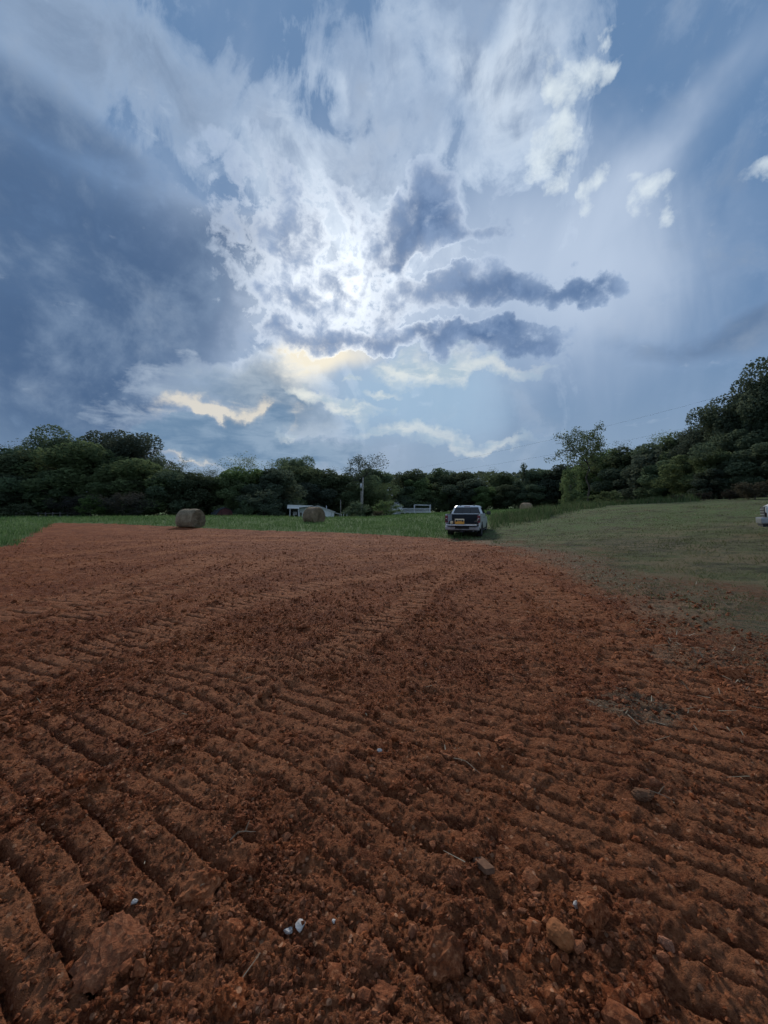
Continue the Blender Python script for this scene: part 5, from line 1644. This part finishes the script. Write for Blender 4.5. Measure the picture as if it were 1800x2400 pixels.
# straw and dead grass raked over the right of the clay
n = 26000
x, y = scatter_area(n, 1.2, 16.0, 0.5, R(52))
sv = sstep(1.4, 4.4, x + 0.9 * fbm(x * 0.9, y * 0.9, 3, 300) - 0.12 * np.maximum(y - 3, 0)) * 0.55
sv = np.maximum(sv, 0.45 * sstep(0.5, 0.25, np.hypot((x - 1.95), (y - 2.95) / 0.7) + 0.25 * fbm(x * 4, y * 4, 3, 320)))
sv = np.maximum(sv, sstep(0.8, 0.3, np.hypot((x - 3.2), (y - 4.0) / 0.9) + 0.3 * fbm(x * 3, y * 3, 3, 321)))
sv = sv * np.clip(0.35 + 3.0 * fbm(x * 2.2, y * 2.2, 4, 650), 0, 1) + 0.0012
k = (dirt_sd(x, y) > -0.6) & (gr_.random(n) < sv)
x, y = x[k], y[k]; n = len(x)
z = ground_z(x, y)
a = gr_.uniform(0, 2 * math.pi, n); L = gr_.uniform(0.03, 0.13, n); tl = gr_.uniform(-0.25, 0.45, n)
d = np.stack([np.cos(a) * np.cos(tl), np.sin(a) * np.cos(tl), np.sin(tl)], -1) * L[:, None] / 2
wv = np.stack([-np.sin(a), np.cos(a), np.zeros(n)], -1) * (0.0016 + 0.0007 * np.hypot(x, y))[:, None]
c0 = np.stack([x, y, z + 0.012 + 0.2 * L * np.abs(np.sin(tl))], -1)
v = np.stack([c0 - d - wv, c0 - d + wv, c0 + d * 0.9 + wv * 0.4 + np.array((0, 0, 0.004)), c0 + d * 0.9 - wv * 0.4 + np.array((0, 0, 0.004))], 1).reshape(-1, 3)
tag(link('straw_litter', mesh_np('straw_litter', v, np.arange(4 * n).reshape(-1, 4), MAT['straw'], False, {'tone': np.repeat(np.clip(gr_.random(n), 0, 1), 4)})),
    'dead grass and straw lying on the clay at the right', 'straw', kind='stuff')

# ------------------------------------------------------------------ single clods, stones and sticks that stand out in the foreground
ICO3 = subdivide(*ICO2)
def rock_mesh(name, mat, seed, dims, rough=0.22, flat=0.0):
    r = np.random.default_rng(seed)
    bv, bf = ICO3
    v = bv.copy()
    for _ in range(9):                                     # broken faces
        nrm = r.normal(size=3); nrm /= np.linalg.norm(nrm)
        lim = r.uniform(0.45, 0.85)
        dd = v @ nrm
        v -= np.outer(np.maximum(dd - lim, 0) * 0.85, nrm)
    sph = np.stack([np.arctan2(v[:, 1], v[:, 0]), v[:, 2]], -1)
    v *= (1 + rough * (fbm(v[:, 0] * 2.3 + 10 + seed, v[:, 1] * 2.3 + v[:, 2] * 1.7 + 20, 4, seed % 50)
                       + 0.6 * fbm(v[:, 2] * 5 + 5, v[:, 0] * 5 + v[:, 1] * 4, 3, seed % 37)))[:, None]
    v *= (1 + rough * 0.9 * fbm(v[:, 0] * 6 + v[:, 2] * 3 + 7, v[:, 1] * 6 - v[:, 2] * 4 + seed, 4, seed % 41, 0.65))[:, None]
    v += r.normal(size=v.shape) * rough * 0.05
    v *= np.array(dims) / 2
    return mesh_np(name, v, bf, mat, False, {'tone': np.full(len(v), r.random() * 0.6)})
MAT['white_stone'] = plain('white_flint', (0.44, 0.40, 0.36), 0.6, 0.0, 0.3, 0.2, 30)
MAT['pink_stone'] = plain('pale_pink_stone', (0.27, 0.125, 0.075), 0.95, 0.0, 0.03, 0.25, 25)
MAT['rust_stone'] = plain('rusty_stone', (0.26, 0.095, 0.035), 0.85, 0.0, 0.15, 0.35, 20)
MAT['grey_stone'] = plain('grey_stone', (0.130, 0.066, 0.038), 0.95, 0.0, 0.03, 0.3, 25)
MAT['old_wood'] = plain('old_wood', (0.135, 0.070, 0.042), 0.9, 0.0, 0.1, 0.3, 30)
def spot(px, py):
    """ground point in direction of a pixel of the 1659-wide lower crop"""
    dep = CAM_H * 830.4 / (py + 1062 - 1106)
    x_, y_ = (px - 829.5) / 830.4 * dep, dep
    zz = gz(x_, y_)
    dep = (CAM_H - zz) * 830.4 / (py + 1062 - 1106)
    x_, y_ = (px - 829.5) / 830.4 * dep, dep
    return x_, y_, gz(x_, y_), math.sqrt(x_ * x_ + y_ * y_ + CAM_H ** 2) / 830.4
def rock(name, mat, px, py, w, hgt, seed, label, cat, group=None, rough=0.22, sink=0.3, tilt=0.3):
    x_, y_, z_, u_ = spot(px, py)
    w, hgt = w * 0.82, hgt * 0.82
    dims = (w * u_, w * u_ * random.uniform(0.75, 1.1), hgt * u_)
    o = link(name, rock_mesh(name, mat, seed, dims, rough), None, (x_, y_, z_ + dims[2] * (0.5 - sink)), (random.uniform(-tilt, tilt), random.uniform(-tilt, tilt), random.uniform(0, 6.28)))
    return tag(o, label, cat, group)
GW = 'white stones in the clay'
rock('white_stone', MAT['white_stone'], 622, 957, 18, 9, 1, 'bright white stone, left one of the pair at the bottom of the picture', 'stone', GW, 0.3, 0.2)
rock('white_stone', MAT['white_stone'], 648, 945, 22, 10, 2, 'bright white stone, right one of the pair at the bottom of the picture', 'stone', GW, 0.2, 0.2)
rock('white_stone', MAT['white_stone'], 720, 930, 8, 6, 3, 'small white pebble right of the pair of white stones', 'stone', GW, 0.3, 0.2)
rock('white_stone', MAT['white_stone'], 820, 560, 12, 9, 4, 'white stone alone near the middle of the clay', 'stone', GW, 0.3, 0.2)
rock('white_stone', MAT['white_stone'], 1245, 900, 13, 14, 5, 'small white stone above the large clod at lower right', 'stone', GW, 0.3, 0.2)
rock('white_stone', MAT['pink_stone'], 1440, 988, 22, 26, 6, 'upright pale stone at the lower right', 'stone', GW, 0.3, 0.2)
rock('white_stone', MAT['white_stone'], 292, 890, 12, 9, 7, 'tiny white chip right of the round clod at left', 'stone', GW, 0.3, 0.2)
rock('rust_stone', MAT['rust_stone'], 1210, 970, 48, 40, 8, 'rust coloured rounded stone at the lower right', 'stone', None, 0.2, 0.25)
rock('grey_stone', MAT['grey_stone'], 1390, 660, 40, 22, 9, 'grey stone with a twig beside it, right of centre', 'stone', None, 0.3, 0.2)
GC = 'large clods in the foreground'
for i, (px, py, w, h_, lb) in enumerate((
        (250, 905, 44, 40, 'round clod beside a groove at lower left'),
        (500, 985, 62, 50, 'angular clod left of the pair of white stones'),
        (955, 1005, 92, 70, 'largest rounded clod, bottom centre right'),
        (1280, 918, 62, 66, 'upright cracked clod right of the small white stone'),
        (495, 1105, 62, 56, 'rounded clod at the bottom edge, left of centre'),
        (815, 1000, 46, 34, 'flat topped clod left of the largest clod'),
        (540, 540, 40, 24, 'pinkish slab-like clod left of centre'),
        (725, 600, 52, 44, 'tall dark clod in the middle of the clay'),
        (545, 820, 26, 34, 'small upright clod above the two white stones'),
        (665, 775, 36, 30, 'round clod in the middle foreground'),
        (520, 712, 26, 26, 'small round clod left of the middle foreground'),
        (860, 635, 40, 32, 'clod just right of the tall dark clod'),
        (1075, 585, 44, 30, 'lumpy clod right of the centre'),
        (1100, 535, 60, 36, 'wide low clod on the right of the tracks'),
        (975, 855, 42, 46, 'clod left of the small upright board'),
        (1000, 780, 46, 36, 'clod above the small upright board'),
        (250, 1010, 110, 46, 'broad flat slab of clay at the bottom left'),
        (440, 860, 84, 50, 'broad crumbling clod at left of centre'),
        (1580, 400, 40, 24, 'dark clod at the right edge of the tracked clay'),
        (830, 1105, 56, 30, 'wedge shaped clod at the bottom edge right of centre'),
        (1025, 1025, 34, 34, 'small clod right of the largest rounded clod'),
        (655, 295, 26, 12, 'pale flat clod far out on the middle track'))):
    rock('dirt_clod', MAT['clod'], px, py, w, h_, 100 + i, lb, 'clod', GC, 0.42, 0.40)
# short board and twigs
x_, y_, z_, u_ = spot(1043, 812)
bm = bmesh.new()
box_bm(bm, -0.024, 0.024, -0.010, 0.010, -0.07, 0.07, 0.003)
for v_ in bm.verts:
    v_.co.x += 0.004 * math.sin(v_.co.z * 60); v_.co.z += 0.006 * math.sin(v_.co.x * 200)
tag(finish(bm, 'wood_scrap', MAT['old_wood'], None, (x_, y_, z_ + 0.012), (R(66), R(8), R(12))), 'short scrap of board sticking out of the clay', 'wood scrap')
def twig(px, py, L, rz_, label, kids=2):
    x_, y_, z_, u_ = spot(px, py)
    bag = Bag()
    p0 = np.array((-L / 2, 0, 0.004)); pts = [p0 + np.array((L * t_, 0.012 * math.sin(t_ * 5), 0.012 * math.sin(t_ * 3))) for t_ in np.linspace(0, 1, 6)]
    bag.add(*tube(pts, [0.0035, 0.0034, 0.003, 0.0026, 0.002, 0.001], 5))
    for k_ in range(kids):
        b0 = pts[1 + 2 * k_]
        bag.add(*tube([b0, b0 + np.array((L * 0.14, L * 0.12 * (1 if k_ % 2 else -1), 0.02)), b0 + np.array((L * 0.22, L * 0.22 * (1 if k_ % 2 else -1), 0.025))], [0.0024, 0.002, 0.001], 4))
    tag(link('twig', bag.mesh('twig', MAT['straw_stick']), None, (x_, y_, z_ + 0.018), (0, R(-4), rz_)), label, 'twig', 'twigs on the clay')
MAT['straw_stick'] = plain('pale_twig', (0.24, 0.17, 0.11), 0.8, 0.0, 0.15, 0.2, 30)
twig(525, 752, 0.11, R(25), 'pale forked twig left of centre in the foreground')
twig(1415, 664, 0.16, R(-25), 'twig lying at the grey stone right of centre')
twig(1010, 600, 0.20, R(-50), 'thin twig right of the tall dark clod', 1)
twig(445, 868, 0.10, R(50), 'thin stalk lying on the broad crumbling clod', 1)
